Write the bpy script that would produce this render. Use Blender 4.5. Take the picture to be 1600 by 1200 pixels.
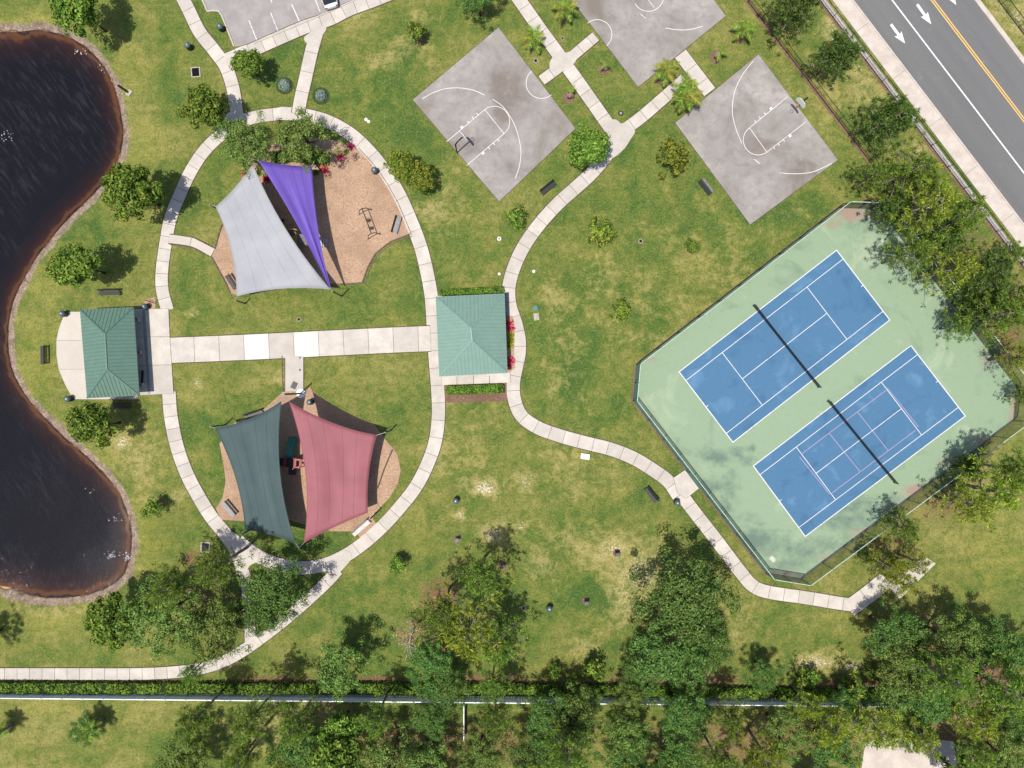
import bpy, bmesh, math, random
import numpy as np
from mathutils import Vector, Matrix, noise

# ------------------------------------------------------------------ scene, camera, sky, sun
scene = bpy.context.scene
for o in list(bpy.data.objects):
    bpy.data.objects.remove(o)
S = 13.0            # photograph pixels per metre on the ground
H = 85.47           # flight height of the camera in metres
cam_d = bpy.data.cameras.new('camera'); cam = bpy.data.objects.new('camera', cam_d)
scene.collection.objects.link(cam)
cam.location = (0, 0, H); cam.rotation_euler = (0, 0, 0)
cam_d.sensor_width = 36; cam_d.lens = 25.0; cam_d.clip_start = 0.5; cam_d.clip_end = 3000
scene.camera = cam

SUNV = Vector((0.185, 0.185, -1.0)).normalized()      # direction the light travels
world = bpy.data.worlds.new('World'); scene.world = world; world.use_nodes = True
wn = world.node_tree; wn.nodes.clear()
wo = wn.nodes.new('ShaderNodeOutputWorld'); wb = wn.nodes.new('ShaderNodeBackground')
sky = wn.nodes.new('ShaderNodeTexSky'); sky.sky_type = 'NISHITA'; sky.sun_disc = False
sky.sun_elevation = math.asin(-SUNV.z); sky.sun_rotation = math.atan2(-SUNV.x, -SUNV.y)
sky.air_density = 1.0; sky.dust_density = 1.6; sky.ozone_density = 1.0
wb.inputs['Strength'].default_value = 0.115
wn.links.new(sky.outputs[0], wb.inputs[0]); wn.links.new(wb.outputs[0], wo.inputs[0])
sd = bpy.data.lights.new('sun', 'SUN'); so = bpy.data.objects.new('sun', sd)
scene.collection.objects.link(so)
sd.energy = 4.3; sd.angle = math.radians(0.55); sd.color = (1.0, 0.955, 0.89)
so.rotation_euler = SUNV.to_track_quat('-Z', 'Y').to_euler(); so.location = (-30, -30, 120)
scene.view_settings.view_transform = 'Standard'; scene.view_settings.look = 'None'
scene.view_settings.gamma = 1.0; scene.view_settings.exposure = 0.50
scene.view_settings.use_curve_mapping = False
scene.render.resolution_x = 1024; scene.render.resolution_y = 768
COL = scene.collection
R = math.radians

# ------------------------------------------------------------------ helpers
def G(x, y):                      # plan pixel -> ground point
    return ((x - 800) / S, (600 - y) / S)
def E(x, y, h):                   # plan pixel of something at height h -> world point
    f = 1 - h / H
    return Vector(((x - 800) / S * f, (600 - y) / S * f, h))

def tag(o, label=None, cat=None, group=None, kind=None):
    if label: o['label'] = label
    if cat: o['category'] = cat
    if group: o['group'] = group
    if kind: o['kind'] = kind
    return o
def empty(name, loc, rz=0.0, scale=1.0):
    o = bpy.data.objects.new(name, None); COL.objects.link(o)
    o.location = loc; o.rotation_euler = (0, 0, rz); o.scale = (scale,) * 3
    o.empty_display_size = 0.3
    return o
def link(name, me, mat=None, parent=None, loc=None, rot=None, scale=None):
    o = bpy.data.objects.new(name, me); COL.objects.link(o)
    if mat is not None and len(me.materials) == 0: me.materials.append(mat)
    if parent: o.parent = parent
    if loc is not None: o.location = loc
    if rot is not None: o.rotation_euler = rot
    if scale is not None: o.scale = scale
    return o

class MB:
    def __init__(s): s.v = []; s.f = []
    def add(s, vs, fs):
        b = len(s.v); s.v += [tuple(v) for v in vs]; s.f += [tuple(i + b for i in f) for f in fs]; return s
    def box(s, c, d, rz=0.0, M=None):
        hx, hy, hz = d[0] / 2, d[1] / 2, d[2] / 2
        vs = [Vector((x, y, z)) for z in (-hz, hz) for x, y in ((-hx, -hy), (hx, -hy), (hx, hy), (-hx, hy))]
        m = Matrix.Rotation(rz, 3, 'Z') if M is None else M
        vs = [m @ v + Vector(c) for v in vs]
        return s.add(vs, [(3, 2, 1, 0), (4, 5, 6, 7), (0, 1, 5, 4), (1, 2, 6, 5), (2, 3, 7, 6), (3, 0, 4, 7)])
    def bar(s, a, b, w, t=None):           # square bar from a to b
        a, b = Vector(a), Vector(b); d = b - a
        if d.length < 1e-6: return s
        q = d.to_track_quat('X', 'Z').to_matrix()
        return s.box((a + b) / 2, (d.length, w, t or w), M=q)
    def tube(s, pts, r, n=8, cap=True):
        pts = [Vector(p) for p in pts]; rs = r if isinstance(r, (list, tuple)) else [r] * len(pts)
        vs = []; fs = []
        for i, p in enumerate(pts):
            d = pts[min(i + 1, len(pts) - 1)] - pts[max(i - 1, 0)]
            q = d.to_track_quat('Z', 'Y').to_matrix()
            for k in range(n):
                a = 2 * math.pi * k / n
                vs.append(p + q @ Vector((math.cos(a) * rs[i], math.sin(a) * rs[i], 0)))
        for i in range(len(pts) - 1):
            for k in range(n):
                k2 = (k + 1) % n
                fs.append((i * n + k, i * n + k2, (i + 1) * n + k2, (i + 1) * n + k))
        if cap:
            fs.append(tuple(reversed(range(n)))); fs.append(tuple((len(pts) - 1) * n + k for k in range(n)))
        return s.add(vs, fs)
    def lathe(s, prof, n=20, c=(0, 0, 0)):
        vs = []; fs = []
        for r, z in prof:
            for k in range(n):
                a = 2 * math.pi * k / n
                vs.append((c[0] + r * math.cos(a), c[1] + r * math.sin(a), c[2] + z))
        for i in range(len(prof) - 1):
            for k in range(n):
                k2 = (k + 1) % n
                fs.append((i * n + k, i * n + k2, (i + 1) * n + k2, (i + 1) * n + k))
        fs.append(tuple(reversed(range(n)))); fs.append(tuple((len(prof) - 1) * n + k for k in range(n)))
        return s.add(vs, fs)
    def prism(s, poly, z0, z1):            # poly list of (x, y)
        a = sum(poly[i][0] * poly[(i + 1) % len(poly)][1] - poly[(i + 1) % len(poly)][0] * poly[i][1] for i in range(len(poly)))
        if a < 0: poly = poly[::-1]
        n = len(poly)
        vs = [(p[0], p[1], z0) for p in poly] + [(p[0], p[1], z1) for p in poly]
        fs = [tuple(reversed(range(n))), tuple(range(n, 2 * n))]
        fs += [(i, (i + 1) % n, n + (i + 1) % n, n + i) for i in range(n)]
        return s.add(vs, fs)
    def mesh(s, name, smooth=False):
        me = bpy.data.meshes.new(name); me.from_pydata(s.v, [], s.f); me.update()
        if smooth:
            for p in me.polygons: p.use_smooth = True
        return me
    def build(s, name, mat, parent=None, smooth=False, **k):
        return link(name, s.mesh(name, smooth), mat, parent, **k)

def catmull(pts, step):
    P = [Vector((p[0], p[1], 0)) for p in pts]; out = []
    for i in range(len(P) - 1):
        p0 = P[max(i - 1, 0)]; p1 = P[i]; p2 = P[i + 1]; p3 = P[min(i + 2, len(P) - 1)]
        if i == 0: p0 = 2 * p1 - p2
        if i + 2 >= len(P): p3 = 2 * p2 - p1
        n = max(2, int((p2 - p1).length / step))
        for k in range(n):
            t = k / n; t2 = t * t; t3 = t2 * t
            out.append(0.5 * ((2 * p1) + (p2 - p0) * t + (2 * p0 - 5 * p1 + 4 * p2 - p3) * t2 + (3 * p1 - p0 - 3 * p2 + p3) * t3))
    out.append(P[-1]); return out
def resample(pts, step):
    L = [0]
    for i in range(1, len(pts)): L.append(L[-1] + (pts[i] - pts[i - 1]).length)
    n = max(1, round(L[-1] / step)); out = []; j = 0
    for k in range(n + 1):
        t = L[-1] * k / n
        while j < len(L) - 2 and L[j + 1] < t: j += 1
        u = (t - L[j]) / max(1e-9, L[j + 1] - L[j]); out.append(pts[j].lerp(pts[j + 1], u))
    return out
def normals2(pts):
    out = []
    for i in range(len(pts)):
        d = (pts[min(i + 1, len(pts) - 1)] - pts[max(i - 1, 0)]).normalized(); out.append(Vector((-d.y, d.x, 0)))
    return out
def gp(pts): return [G(*p) for p in pts]
def smooth_closed(pts, step):
    P = [Vector((p[0], p[1], 0)) for p in pts]; n = len(P); out = []
    for i in range(n):
        p0, p1, p2, p3 = P[i - 1], P[i], P[(i + 1) % n], P[(i + 2) % n]
        m = max(2, int((p2 - p1).length / step))
        for k in range(m):
            t = k / m; t2 = t * t; t3 = t2 * t
            out.append(0.5 * ((2 * p1) + (p2 - p0) * t + (2 * p0 - 5 * p1 + 4 * p2 - p3) * t2 + (3 * p1 - p0 - 3 * p2 + p3) * t3))
    return out

# ------------------------------------------------------------------ materials
class NT:
    def __init__(s, name, rough=0.8, spec=0.3, k=0.73):
        s.k = k          # keeps albedos in the real-world range for this exposure
        s.m = bpy.data.materials.new(name); s.m.use_nodes = True; s.t = s.m.node_tree
        s.b = s.t.nodes['Principled BSDF']; s.out = s.t.nodes['Material Output']
        s.b.inputs['Roughness'].default_value = rough
        s.b.inputs['Specular IOR Level'].default_value = spec
    def n(s, typ, **k):
        nd = s.t.nodes.new(typ)
        for a, b in k.items(): setattr(nd, a, b)
        return nd
    def l(s, a, b): s.t.links.new(a, b)
    def pos(s, scale=(1, 1, 1), rot=0.0, obj=False):
        if obj: src = s.n('ShaderNodeTexCoord').outputs['Object']
        else: src = s.n('ShaderNodeNewGeometry').outputs['Position']
        mp = s.n('ShaderNodeMapping', vector_type='TEXTURE'); mp.inputs['Scale'].default_value = tuple(1 / q for q in scale)
        mp.inputs['Rotation'].default_value = (0, 0, rot); s.l(src, mp.inputs['Vector']); return mp.outputs[0]
    def noise(s, vec, scale, detail=4, rough=0.55, dist=0.0):
        nd = s.n('ShaderNodeTexNoise'); nd.inputs['Scale'].default_value = scale
        nd.inputs['Detail'].default_value = detail; nd.inputs['Roughness'].default_value = rough
        nd.inputs['Distortion'].default_value = dist; s.l(vec, nd.inputs['Vector']); return nd.outputs['Fac']
    def ramp(s, fac, stops, interp='LINEAR'):
        r = s.n('ShaderNodeValToRGB'); r.color_ramp.interpolation = interp
        el = r.color_ramp.elements
        while len(el) < len(stops): el.new(0.5)
        for e, (p, c) in zip(el, stops):
            e.position = p; e.color = (c[0] * s.k, c[1] * s.k, c[2] * s.k, 1) if not isinstance(c, (int, float)) else (c, c, c, 1)
        s.l(fac, r.inputs[0]); return r.outputs[0]
    def mix(s, fac, a, b, mode='MIX'):
        m = s.n('ShaderNodeMix', data_type='RGBA', blend_type=mode)
        for sock, v in ((m.inputs[0], fac), (m.inputs[6], a), (m.inputs[7], b)):
            if isinstance(v, (int, float)): sock.default_value = v
            elif isinstance(v, tuple): sock.default_value = (v[0] * s.k, v[1] * s.k, v[2] * s.k, 1)
            else: s.l(v, sock)
        return m.outputs[2]
    def math(s, op, a, b=None, clamp=False):
        m = s.n('ShaderNodeMath', operation=op); m.use_clamp = clamp
        for sock, v in zip(m.inputs, (a, b)):
            if v is None: continue
            if isinstance(v, (int, float)): sock.default_value = v
            else: s.l(v, sock)
        return m.outputs[0]
    def color(s, c):
        if isinstance(c, tuple): s.b.inputs['Base Color'].default_value = (c[0] * s.k, c[1] * s.k, c[2] * s.k, 1)
        else: s.l(c, s.b.inputs['Base Color'])
    def bump(s, h, strength=0.3, dist=0.05):
        b = s.n('ShaderNodeBump'); b.inputs['Strength'].default_value = strength
        b.inputs['Distance'].default_value = dist; s.l(h, b.inputs['Height']); s.l(b.outputs[0], s.b.inputs['Normal'])
    def rnd(s): return s.n('ShaderNodeObjectInfo').outputs['Random']

def simple(name, c, rough=0.6, spec=0.3, metal=0.0, var=0.12, scale=3.0):
    t = NT(name, rough, spec); t.b.inputs['Metallic'].default_value = metal
    f = t.noise(t.pos(), scale, 5)
    d = tuple(x * (1 - var * 1.6) for x in c); e = tuple(min(1, x * (1 + var * 1.6)) for x in c)
    t.color(t.ramp(f, [(0.3, d), (0.7, e)])); return t.m

def m_ground():
    t = NT('lawn_ground', 0.95, 0.05, 1.0)
    p = t.pos()
    at = t.n('ShaderNodeAttribute', attribute_name='mask'); sp = t.n('ShaderNodeSeparateColor'); t.l(at.outputs['Color'], sp.inputs[0])
    shore, dry, litter = sp.outputs[0], sp.outputs[1], sp.outputs[2]
    big = t.noise(p, 0.055, 4, 0.6, 0.8); mid = t.noise(p, 0.30, 5, 0.65, 0.6)
    fine = t.noise(p, 1.25, 5, 0.68, 0.3); micro = t.noise(p, 4.6, 4, 0.75)
    f1 = t.math('ADD', t.math('ADD', t.math('MULTIPLY', big, 0.40), t.math('MULTIPLY', mid, 0.42)), t.math('MULTIPLY', fine, 0.18))
    tone = at.outputs['Alpha']
    f2 = t.math('SUBTRACT', f1, t.math('MULTIPLY', tone, 0.085))
    grass = t.ramp(f2, [(0.40, (0.040, 0.082, 0.018)), (0.46, (0.086, 0.118, 0.024)), (0.515, (0.138, 0.143, 0.034)), (0.60, (0.215, 0.190, 0.060))])
    lime = t.ramp(t.math('SUBTRACT', t.math('MULTIPLY', tone, -1.0), t.math('MULTIPLY', t.math('SUBTRACT', 0.5, mid), 1.6)), [(0.15, 0.0), (0.9, 0.7)])
    grass = t.mix(lime, grass, (0.175, 0.175, 0.032))
    streak = t.noise(t.pos((0.12, 0.9, 1), 0.03), 1.1, 3); streak2 = t.noise(t.pos((0.10, 1.0, 1), 1.25), 0.9, 3)
    grass = t.mix(t.ramp(streak, [(0.46, 0.0), (0.64, 0.38)]), grass, (0.072, 0.104, 0.024))
    grass = t.mix(t.ramp(streak2, [(0.52, 0.0), (0.68, 0.35)]), grass, (0.100, 0.104, 0.028))
    dfac = t.math('ADD', dry, t.math('MULTIPLY', t.math('SUBTRACT', mid, 0.5), 1.1))
    dfac = t.ramp(t.math('ADD', dfac, t.math('MULTIPLY', t.math('SUBTRACT', fine, 0.5), 1.2)), [(0.25, 0.0), (0.85, 0.9)])
    grass = t.mix(dfac, grass, (0.305, 0.250, 0.100))
    grass = t.mix(t.ramp(t.math('MULTIPLY', t.math('ADD', dry, t.math('MULTIPLY', t.math('SUBTRACT', micro, 0.5), 2.4)), 0.7), [(0.60, 0.0), (0.68, 1.0)]), grass, (0.56, 0.50, 0.42))
    grass = t.mix(t.ramp(fine, [(0.34, 0.40), (0.52, 0.0)]), grass, (0.040, 0.080, 0.014))
    grass = t.mix(t.ramp(micro, [(0.34, 0.62), (0.52, 0.0)]), grass, (0.036, 0.064, 0.010))
    grass = t.mix(t.ramp(micro, [(0.50, 0.0), (0.72, 0.55)]), grass, (0.23, 0.222, 0.078))
    lf = t.ramp(t.math('ADD', litter, t.math('MULTIPLY', t.math('SUBTRACT', fine, 0.5), 1.0)), [(0.35, 0.0), (0.7, 1.0)])
    lit = t.ramp(micro, [(0.3, (0.055, 0.032, 0.02)), (0.55, (0.16, 0.088, 0.052)), (0.75, (0.27, 0.17, 0.10))])
    grass = t.mix(lf, grass, lit)
    # shore: 0.5 = water edge, 0.1 per metre, growing outwards
    e = t.math('ADD', shore, t.math('MULTIPLY', t.math('SUBTRACT', fine, 0.5), 0.06))
    e = t.math('ADD', e, t.math('MULTIPLY', t.math('SUBTRACT', t.noise(p, 0.45, 4), 0.5), 0.16))
    bank = t.ramp(micro, [(0.3, (0.11, 0.08, 0.055)), (0.5, (0.22, 0.165, 0.12)), (0.75, (0.40, 0.33, 0.26))])
    bank = t.mix(t.ramp(fine, [(0.35, 0.7), (0.6, 0.0)]), bank, (0.085, 0.062, 0.045))
    col = t.mix(t.ramp(e, [(0.578, 1.0), (0.60, 0.0)]), grass, bank)
    bed = t.ramp(e, [(0.14, (0.010, 0.008, 0.008)), (0.33, (0.055, 0.026, 0.012)), (0.41, (0.12, 0.06, 0.02)), (0.452, (0.42, 0.26, 0.075)), (0.478, (0.34, 0.22, 0.10)), (0.49, (0.08, 0.055, 0.04))])
    col = t.mix(t.ramp(e, [(0.497, 1.0), (0.51, 0.0)]), col, bed)
    t.color(col)
    hb = t.math('ADD', t.math('MULTIPLY', micro, 0.6), fine); t.bump(hb, 0.7, 0.10)
    return t.m

def m_concrete(name, base, var=0.10, stain=(0.30, 0.26, 0.24), amt=0.35):
    t = NT(name, 0.85, 0.25); p = t.pos()
    r = t.rnd(); f = t.noise(p, 0.6, 6, 0.65); g = t.noise(p, 7, 4, 0.7)
    a = tuple(x * (1 - var) for x in base); b = tuple(min(1, x * (1 + var * .6)) for x in base)
    c = t.ramp(r, [(0.0, a), (1.0, b)])
    c = t.mix(t.ramp(f, [(0.40, amt), (0.62, 0.0)]), c, stain)
    c = t.mix(t.ramp(g, [(0.35, 0.22), (0.6, 0.0)]), c, stain)
    t.color(c); t.bump(g, 0.2, 0.01); return t.m

def m_court_slab():
    t = NT('court_concrete', 0.9, 0.2); p = t.pos()
    a = t.noise(p, 0.16, 5, 0.62, 0.5); b = t.noise(p, 0.9, 6, 0.7); c = t.noise(p, 6, 4, 0.7)
    col = t.ramp(a, [(0.34, (0.205, 0.172, 0.145)), (0.46, (0.290, 0.262, 0.238)), (0.56, (0.330, 0.302, 0.276)), (0.67, (0.42, 0.38, 0.345))])
    col = t.mix(t.ramp(b, [(0.38, 0.4), (0.52, 0.0)]), col, (0.20, 0.178, 0.162))
    col = t.mix(t.ramp(b, [(0.58, 0.0), (0.74, 0.3)]), col, (0.46, 0.42, 0.39))
    col = t.mix(t.ramp(c, [(0.3, 0.25), (0.55, 0.0)]), col, (0.2, 0.18, 0.18))
    t.color(col); t.bump(c, 0.2, 0.01); return t.m

def m_acrylic(name, base, light, dark, sc=0.22):
    t = NT(name, 0.75, 0.25); p = t.pos()
    a = t.noise(p, sc, 5, 0.6, 0.8); b = t.noise(p, 1.4, 5, 0.7); c = t.noise(p, 10, 3, 0.7)
    col = t.ramp(a, [(0.30, dark), (0.44, base), (0.58, base), (0.72, light)])
    col = t.mix(t.ramp(b, [(0.58, 0.0), (0.75, 0.35)]), col, light)
    col = t.mix(t.ramp(b, [(0.26, 0.5), (0.42, 0.0)]), col, dark)
    col = t.mix(t.ramp(c, [(0.3, 0.15), (0.6, 0.0)]), col, dark)
    t.color(col); return t, col, p

def m_mulch(name='mulch', lo=(0.22, 0.125, 0.075), mid=(0.44, 0.285, 0.185), hi=(0.60, 0.43, 0.31)):
    t = NT(name, 0.95, 0.1); p = t.pos()
    a = t.noise(p, 0.35, 4); b = t.noise(p, 5.5, 4, 0.75); c = t.noise(p, 14, 3, 0.7)
    col = t.ramp(t.math('ADD', t.math('MULTIPLY', b, 0.65), t.math('MULTIPLY', c, 0.35)), [(0.33, lo), (0.48, mid), (0.66, hi)])
    col = t.mix(t.ramp(a, [(0.36, 0.45), (0.6, 0.0)]), col, tuple(x * .6 for x in mid))
    col = t.mix(t.ramp(t.noise(p, 2.2, 4, 0.8), [(0.30, 0.75), (0.44, 0.0)]), col, tuple(x * .45 for x in mid))
    t.color(col); t.bump(b, 0.9, 0.06); return t.m

def m_leaf(name, cols, trans=0.24, rough=0.65, clump=1.2):
    t = NT(name, rough, 0.12, 1.85)
    isl = t.n('ShaderNodeNewGeometry').outputs['Random Per Island']
    k = len(cols); col = t.ramp(isl, [(i / (k - 1), c) for i, c in enumerate(cols)])
    p = t.n('ShaderNodeTexCoord').outputs['Object']
    f = t.noise(p, clump, 3); col = t.mix(t.ramp(f, [(0.38, 0.4), (0.56, 0.0)]), col, tuple(x * .85 for x in cols[0]))
    r = t.rnd(); hs = t.n('ShaderNodeHueSaturation'); t.l(col, hs.inputs['Color'])
    t.l(t.ramp(r, [(0, 0.46 + 0.025), (1, 0.515)]), hs.inputs['Hue']); t.l(t.ramp(r, [(0.0, 0.82), (1.0, 1.15)]), hs.inputs['Value'])
    col = hs.outputs[0]; t.color(col)
    tr = t.n('ShaderNodeBsdfTranslucent'); t.l(col, tr.inputs[0]); mx = t.n('ShaderNodeMixShader'); mx.inputs[0].default_value = trans
    t.l(t.b.outputs[0], mx.inputs[1]); t.l(tr.outputs[0], mx.inputs[2]); t.l(mx.outputs[0], t.out.inputs[0]); return t.m

def m_fabric(name, base):
    t = NT(name, 0.62, 0.22); p = t.pos()
    w = t.noise(t.pos((1, 1, 1), 0.2), 0.35, 3); g = t.noise(t.pos((9, 0.7, 1), 0.3), 1.6, 3)
    c = t.ramp(w, [(0.3, tuple(x * .9 for x in base)), (0.7, tuple(min(1, x * 1.08) for x in base))])
    c = t.mix(t.ramp(g, [(0.35, 0.16), (0.6, 0.0)]), c, tuple(x * .75 for x in base)); t.color(c)
    tr = t.n('ShaderNodeBsdfTranslucent'); t.l(c, tr.inputs[0]); mx = t.n('ShaderNodeMixShader'); mx.inputs[0].default_value = 0.12
    t.l(t.b.outputs[0], mx.inputs[1]); t.l(tr.outputs[0], mx.inputs[2]); t.l(mx.outputs[0], t.out.inputs[0]); return t.m

def m_screen(name, c, alpha):
    t = NT(name, 0.8, 0.1); t.color(c); tr = t.n('ShaderNodeBsdfTransparent'); mx = t.n('ShaderNodeMixShader')
    mx.inputs[0].default_value = alpha; t.l(tr.outputs[0], mx.inputs[1]); t.l(t.b.outputs[0], mx.inputs[2]); t.l(mx.outputs[0], t.out.inputs[0]); return t.m

def m_water():
    t = NT('pond_water', 0.08, 0.5)
    v1 = t.pos((1.0, 0.16, 1), 0.62); n1 = t.noise(v1, 2.4, 5, 0.65, 0.4); n2 = t.noise(t.pos((1.0, 0.35, 1), 0.5), 6.0, 3, 0.6)
    big = t.noise(t.pos(), 0.05, 3)
    h = t.math('ADD', t.math('MULTIPLY', n1, t.ramp(big, [(0.40, 0.15), (0.60, 1.0)])), t.math('MULTIPLY', n2, 0.30))
    bp = t.n('ShaderNodeBump'); bp.inputs['Strength'].default_value = 1.0; bp.inputs['Distance'].default_value = 0.10; t.l(h, bp.inputs['Height'])
    tr = t.n('ShaderNodeBsdfTransparent'); tr.inputs[0].default_value = (0.60, 0.47, 0.40, 1)
    df = t.n('ShaderNodeBsdfDiffuse'); t.l(t.mix(t.math('MULTIPLY', t.ramp(n1, [(0.50, 0.0), (0.72, 1.0)]), t.ramp(big, [(0.44, 0.0), (0.56, 1.0)])), (0.016, 0.018, 0.026), (0.075, 0.08, 0.095)), df.inputs[0])  # pale streaks in the diffuse colour stand in for rippled sky reflections
    m0 = t.n('ShaderNodeMixShader'); m0.inputs[0].default_value = 0.30; t.l(tr.outputs[0], m0.inputs[1]); t.l(df.outputs[0], m0.inputs[2])
    gl = t.n('ShaderNodeBsdfGlossy'); gl.inputs['Roughness'].default_value = 0.07; t.l(bp.outputs[0], gl.inputs['Normal'])
    fr = t.n('ShaderNodeFresnel'); fr.inputs['IOR'].default_value = 1.36; t.l(bp.outputs[0], fr.inputs['Normal'])
    mx = t.n('ShaderNodeMixShader'); t.l(fr.outputs[0], mx.inputs[0]); t.l(m0.outputs[0], mx.inputs[1]); t.l(gl.outputs[0], mx.inputs[2])
    t.l(mx.outputs[0], t.out.inputs[0]); return t.m

def m_asphalt():
    t = NT('asphalt', 0.9, 0.25); p = t.pos()
    a = t.noise(t.pos((1, 0.06, 1), math.atan2(0.606, 0.795)), 0.6, 4); b = t.noise(p, 0.5, 5, 0.7); c = t.noise(p, 12, 3, 0.75)
    col = t.ramp(a, [(0.30, (0.150, 0.148, 0.146)), (0.55, (0.172, 0.169, 0.166)), (0.75, (0.195, 0.191, 0.186))])
    col = t.mix(t.ramp(b, [(0.6, 0.0), (0.78, 0.5)]), col, (0.30, 0.29, 0.28))
    col = t.mix(t.ramp(c, [(0.35, 0.35), (0.6, 0.0)]), col, (0.09, 0.09, 0.095))
    t.color(col); t.bump(c, 0.3, 0.01); return t.m

def m_paint(name, c, wear=0.45, under=(0.30, 0.285, 0.28)):
    t = NT(name, 0.7, 0.2); p = t.pos(); a = t.noise(p, 4.0, 5, 0.75); b = t.noise(p, 0.5, 3)
    f = t.ramp(t.math('ADD', t.math('MULTIPLY', a, 0.6), t.math('MULTIPLY', b, 0.4)), [(wear - 0.06, 0.75), (wear + 0.03, 0.0)])
    t.color(t.mix(f, c, under)); return t.m

M = {}
M['ground'] = m_ground()
M['path'] = m_concrete('path_concrete', (0.61, 0.555, 0.49), 0.13, (0.35, 0.305, 0.26), 0.38)
M['path_new'] = m_concrete('new_white_concrete', (0.68, 0.65, 0.61), 0.05, (0.5, 0.45, 0.4), 0.15)
M['walk_road'] = m_concrete('kerbside_concrete', (0.60, 0.53, 0.465), 0.04, (0.40, 0.33, 0.28), 0.5)
M['pad'] = m_concrete('pavilion_pad', (0.56, 0.51, 0.44), 0.05, (0.42, 0.36, 0.3), 0.25)
M['soil'] = m_mulch('path_edge_soil', (0.05, 0.035, 0.022), (0.11, 0.075, 0.05), (0.19, 0.14, 0.09))
M['lot'] = m_concrete('parking_concrete', (0.36, 0.33, 0.315), 0.03, (0.24, 0.215, 0.2), 0.55)
M['court'] = m_court_slab()
M['mulch'] = m_mulch()
M['mulch_red'] = m_mulch('red_bark_mulch', (0.09, 0.05, 0.035), (0.20, 0.115, 0.08), (0.34, 0.22, 0.155))
M['gravel'] = m_mulch('white_gravel', (0.22, 0.2, 0.18), (0.48, 0.44, 0.41), (0.75, 0.71, 0.68))
M['asphalt'] = m_asphalt()
M['line'] = m_paint('white_line_paint', (0.70, 0.68, 0.67), 0.42)
M['line_worn'] = m_paint('worn_white_line_paint', (0.74, 0.72, 0.71), 0.45)
M['road_line'] = m_paint('road_white_paint', (0.80, 0.79, 0.78), 0.34, (0.17, 0.17, 0.17))
M['yellow_line'] = m_paint('road_yellow_paint', (0.78, 0.48, 0.13), 0.34, (0.2, 0.18, 0.16))
M['pink_line'] = m_paint('pink_line_paint', (0.42, 0.30, 0.46), 0.42, (0.15, 0.25, 0.5))

def tennis_mats():
    t, col, p = m_acrylic('tennis_green', (0.255, 0.345, 0.220), (0.37, 0.44, 0.30), (0.175, 0.25, 0.165), 0.16)
    at = t.n('ShaderNodeAttribute', attribute_name='mask'); sp = t.n('ShaderNodeSeparateColor'); t.l(at.outputs['Color'], sp.inputs[0])
    n1 = t.noise(p, 1.1, 5, 0.7); n2 = t.noise(p, 0.35, 4)
    st = t.ramp(t.math('ADD', sp.outputs[0], t.math('MULTIPLY', t.math('SUBTRACT', n1, 0.5), 0.9)), [(0.20, 0.0), (0.60, 0.85)])
    col = t.mix(st, col, (0.110, 0.165, 0.135))
    rd = t.ramp(t.math('ADD', sp.outputs[1], t.math('MULTIPLY', t.math('SUBTRACT', n1, 0.5), 0.9)), [(0.28, 0.0), (0.70, 0.9)])
    col = t.mix(rd, col, (0.33, 0.22, 0.175))
    wh = t.ramp(t.math('ADD', sp.outputs[2], t.math('MULTIPLY', t.math('SUBTRACT', n1, 0.5), 1.4)), [(0.55, 0.0), (0.75, 0.9)])
    col = t.mix(wh, col, (0.60, 0.60, 0.53)); t.color(col)
    M['tgreen'] = t.m
    t, col, p = m_acrylic('tennis_blue', (0.066, 0.165, 0.285), (0.105, 0.225, 0.36), (0.045, 0.125, 0.235), 0.25); M['tblue'] = t.m
tennis_mats()
M['roof'] = simple('green_metal_roof', (0.118, 0.205, 0.158), 0.45, 0.4, 0.0, 0.05, 1.2)
M['roof_seam'] = simple('green_metal_seam', (0.08, 0.165, 0.125), 0.45, 0.4, 0.0, 0.04)
M['roof2'] = simple('pale_green_metal_roof', (0.195, 0.305, 0.25), 0.45, 0.4, 0.0, 0.04, 1.2)
M['roof2_seam'] = simple('pale_green_metal_seam', (0.175, 0.30, 0.245), 0.45, 0.4, 0.0, 0.04)
M['black'] = simple('black_metal', (0.014, 0.015, 0.016), 0.45, 0.4)
M['dark'] = simple('dark_grey_metal', (0.035, 0.038, 0.041), 0.5, 0.3)
M['silver'] = simple('silver_metal', (0.36, 0.35, 0.34), 0.5, 0.4, 0.2)
M['grey'] = simple('grey_metal', (0.23, 0.25, 0.27), 0.5, 0.4)
M['can_lid'] = simple('blue_grey_lid', (0.075, 0.115, 0.145), 0.4, 0.5)
M['can'] = simple('dark_green_can', (0.035, 0.055, 0.055), 0.5, 0.4)
M['fence_green'] = simple('green_vinyl_post', (0.05, 0.17, 0.13), 0.5, 0.3)
M['fence_rail'] = simple('pale_green_rail', (0.50, 0.62, 0.52), 0.5, 0.3)
M['screen'] = m_screen('green_windscreen', (0.055, 0.20, 0.15), 0.62)
M['chain'] = m_screen('black_chain_link', (0.02, 0.025, 0.02), 0.35)
M['net'] = m_screen('black_net', (0.015, 0.02, 0.025), 0.72)
M['vinyl'] = simple('white_vinyl', (1.05, 1.07, 1.10), 0.4, 0.4, 0.0, 0.03)
M['bark'] = simple('bark', (0.12, 0.085, 0.06), 0.9, 0.1, 0.0, 0.3, 6)
M['bark_pale'] = simple('pale_bark', (0.27, 0.225, 0.185), 0.9, 0.1, 0.0, 0.25, 6)
M['timber'] = simple('edging_timber', (0.145, 0.10, 0.085), 0.9, 0.1, 0.0, 0.25, 5)
M['yellow'] = simple('yellow_paint', (0.52, 0.36, 0.08), 0.45)
M['red'] = simple('red_paint', (0.45, 0.06, 0.07), 0.45)
M['teal'] = simple('teal_plastic', (0.012, 0.17, 0.13), 0.35, 0.5)
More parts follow.
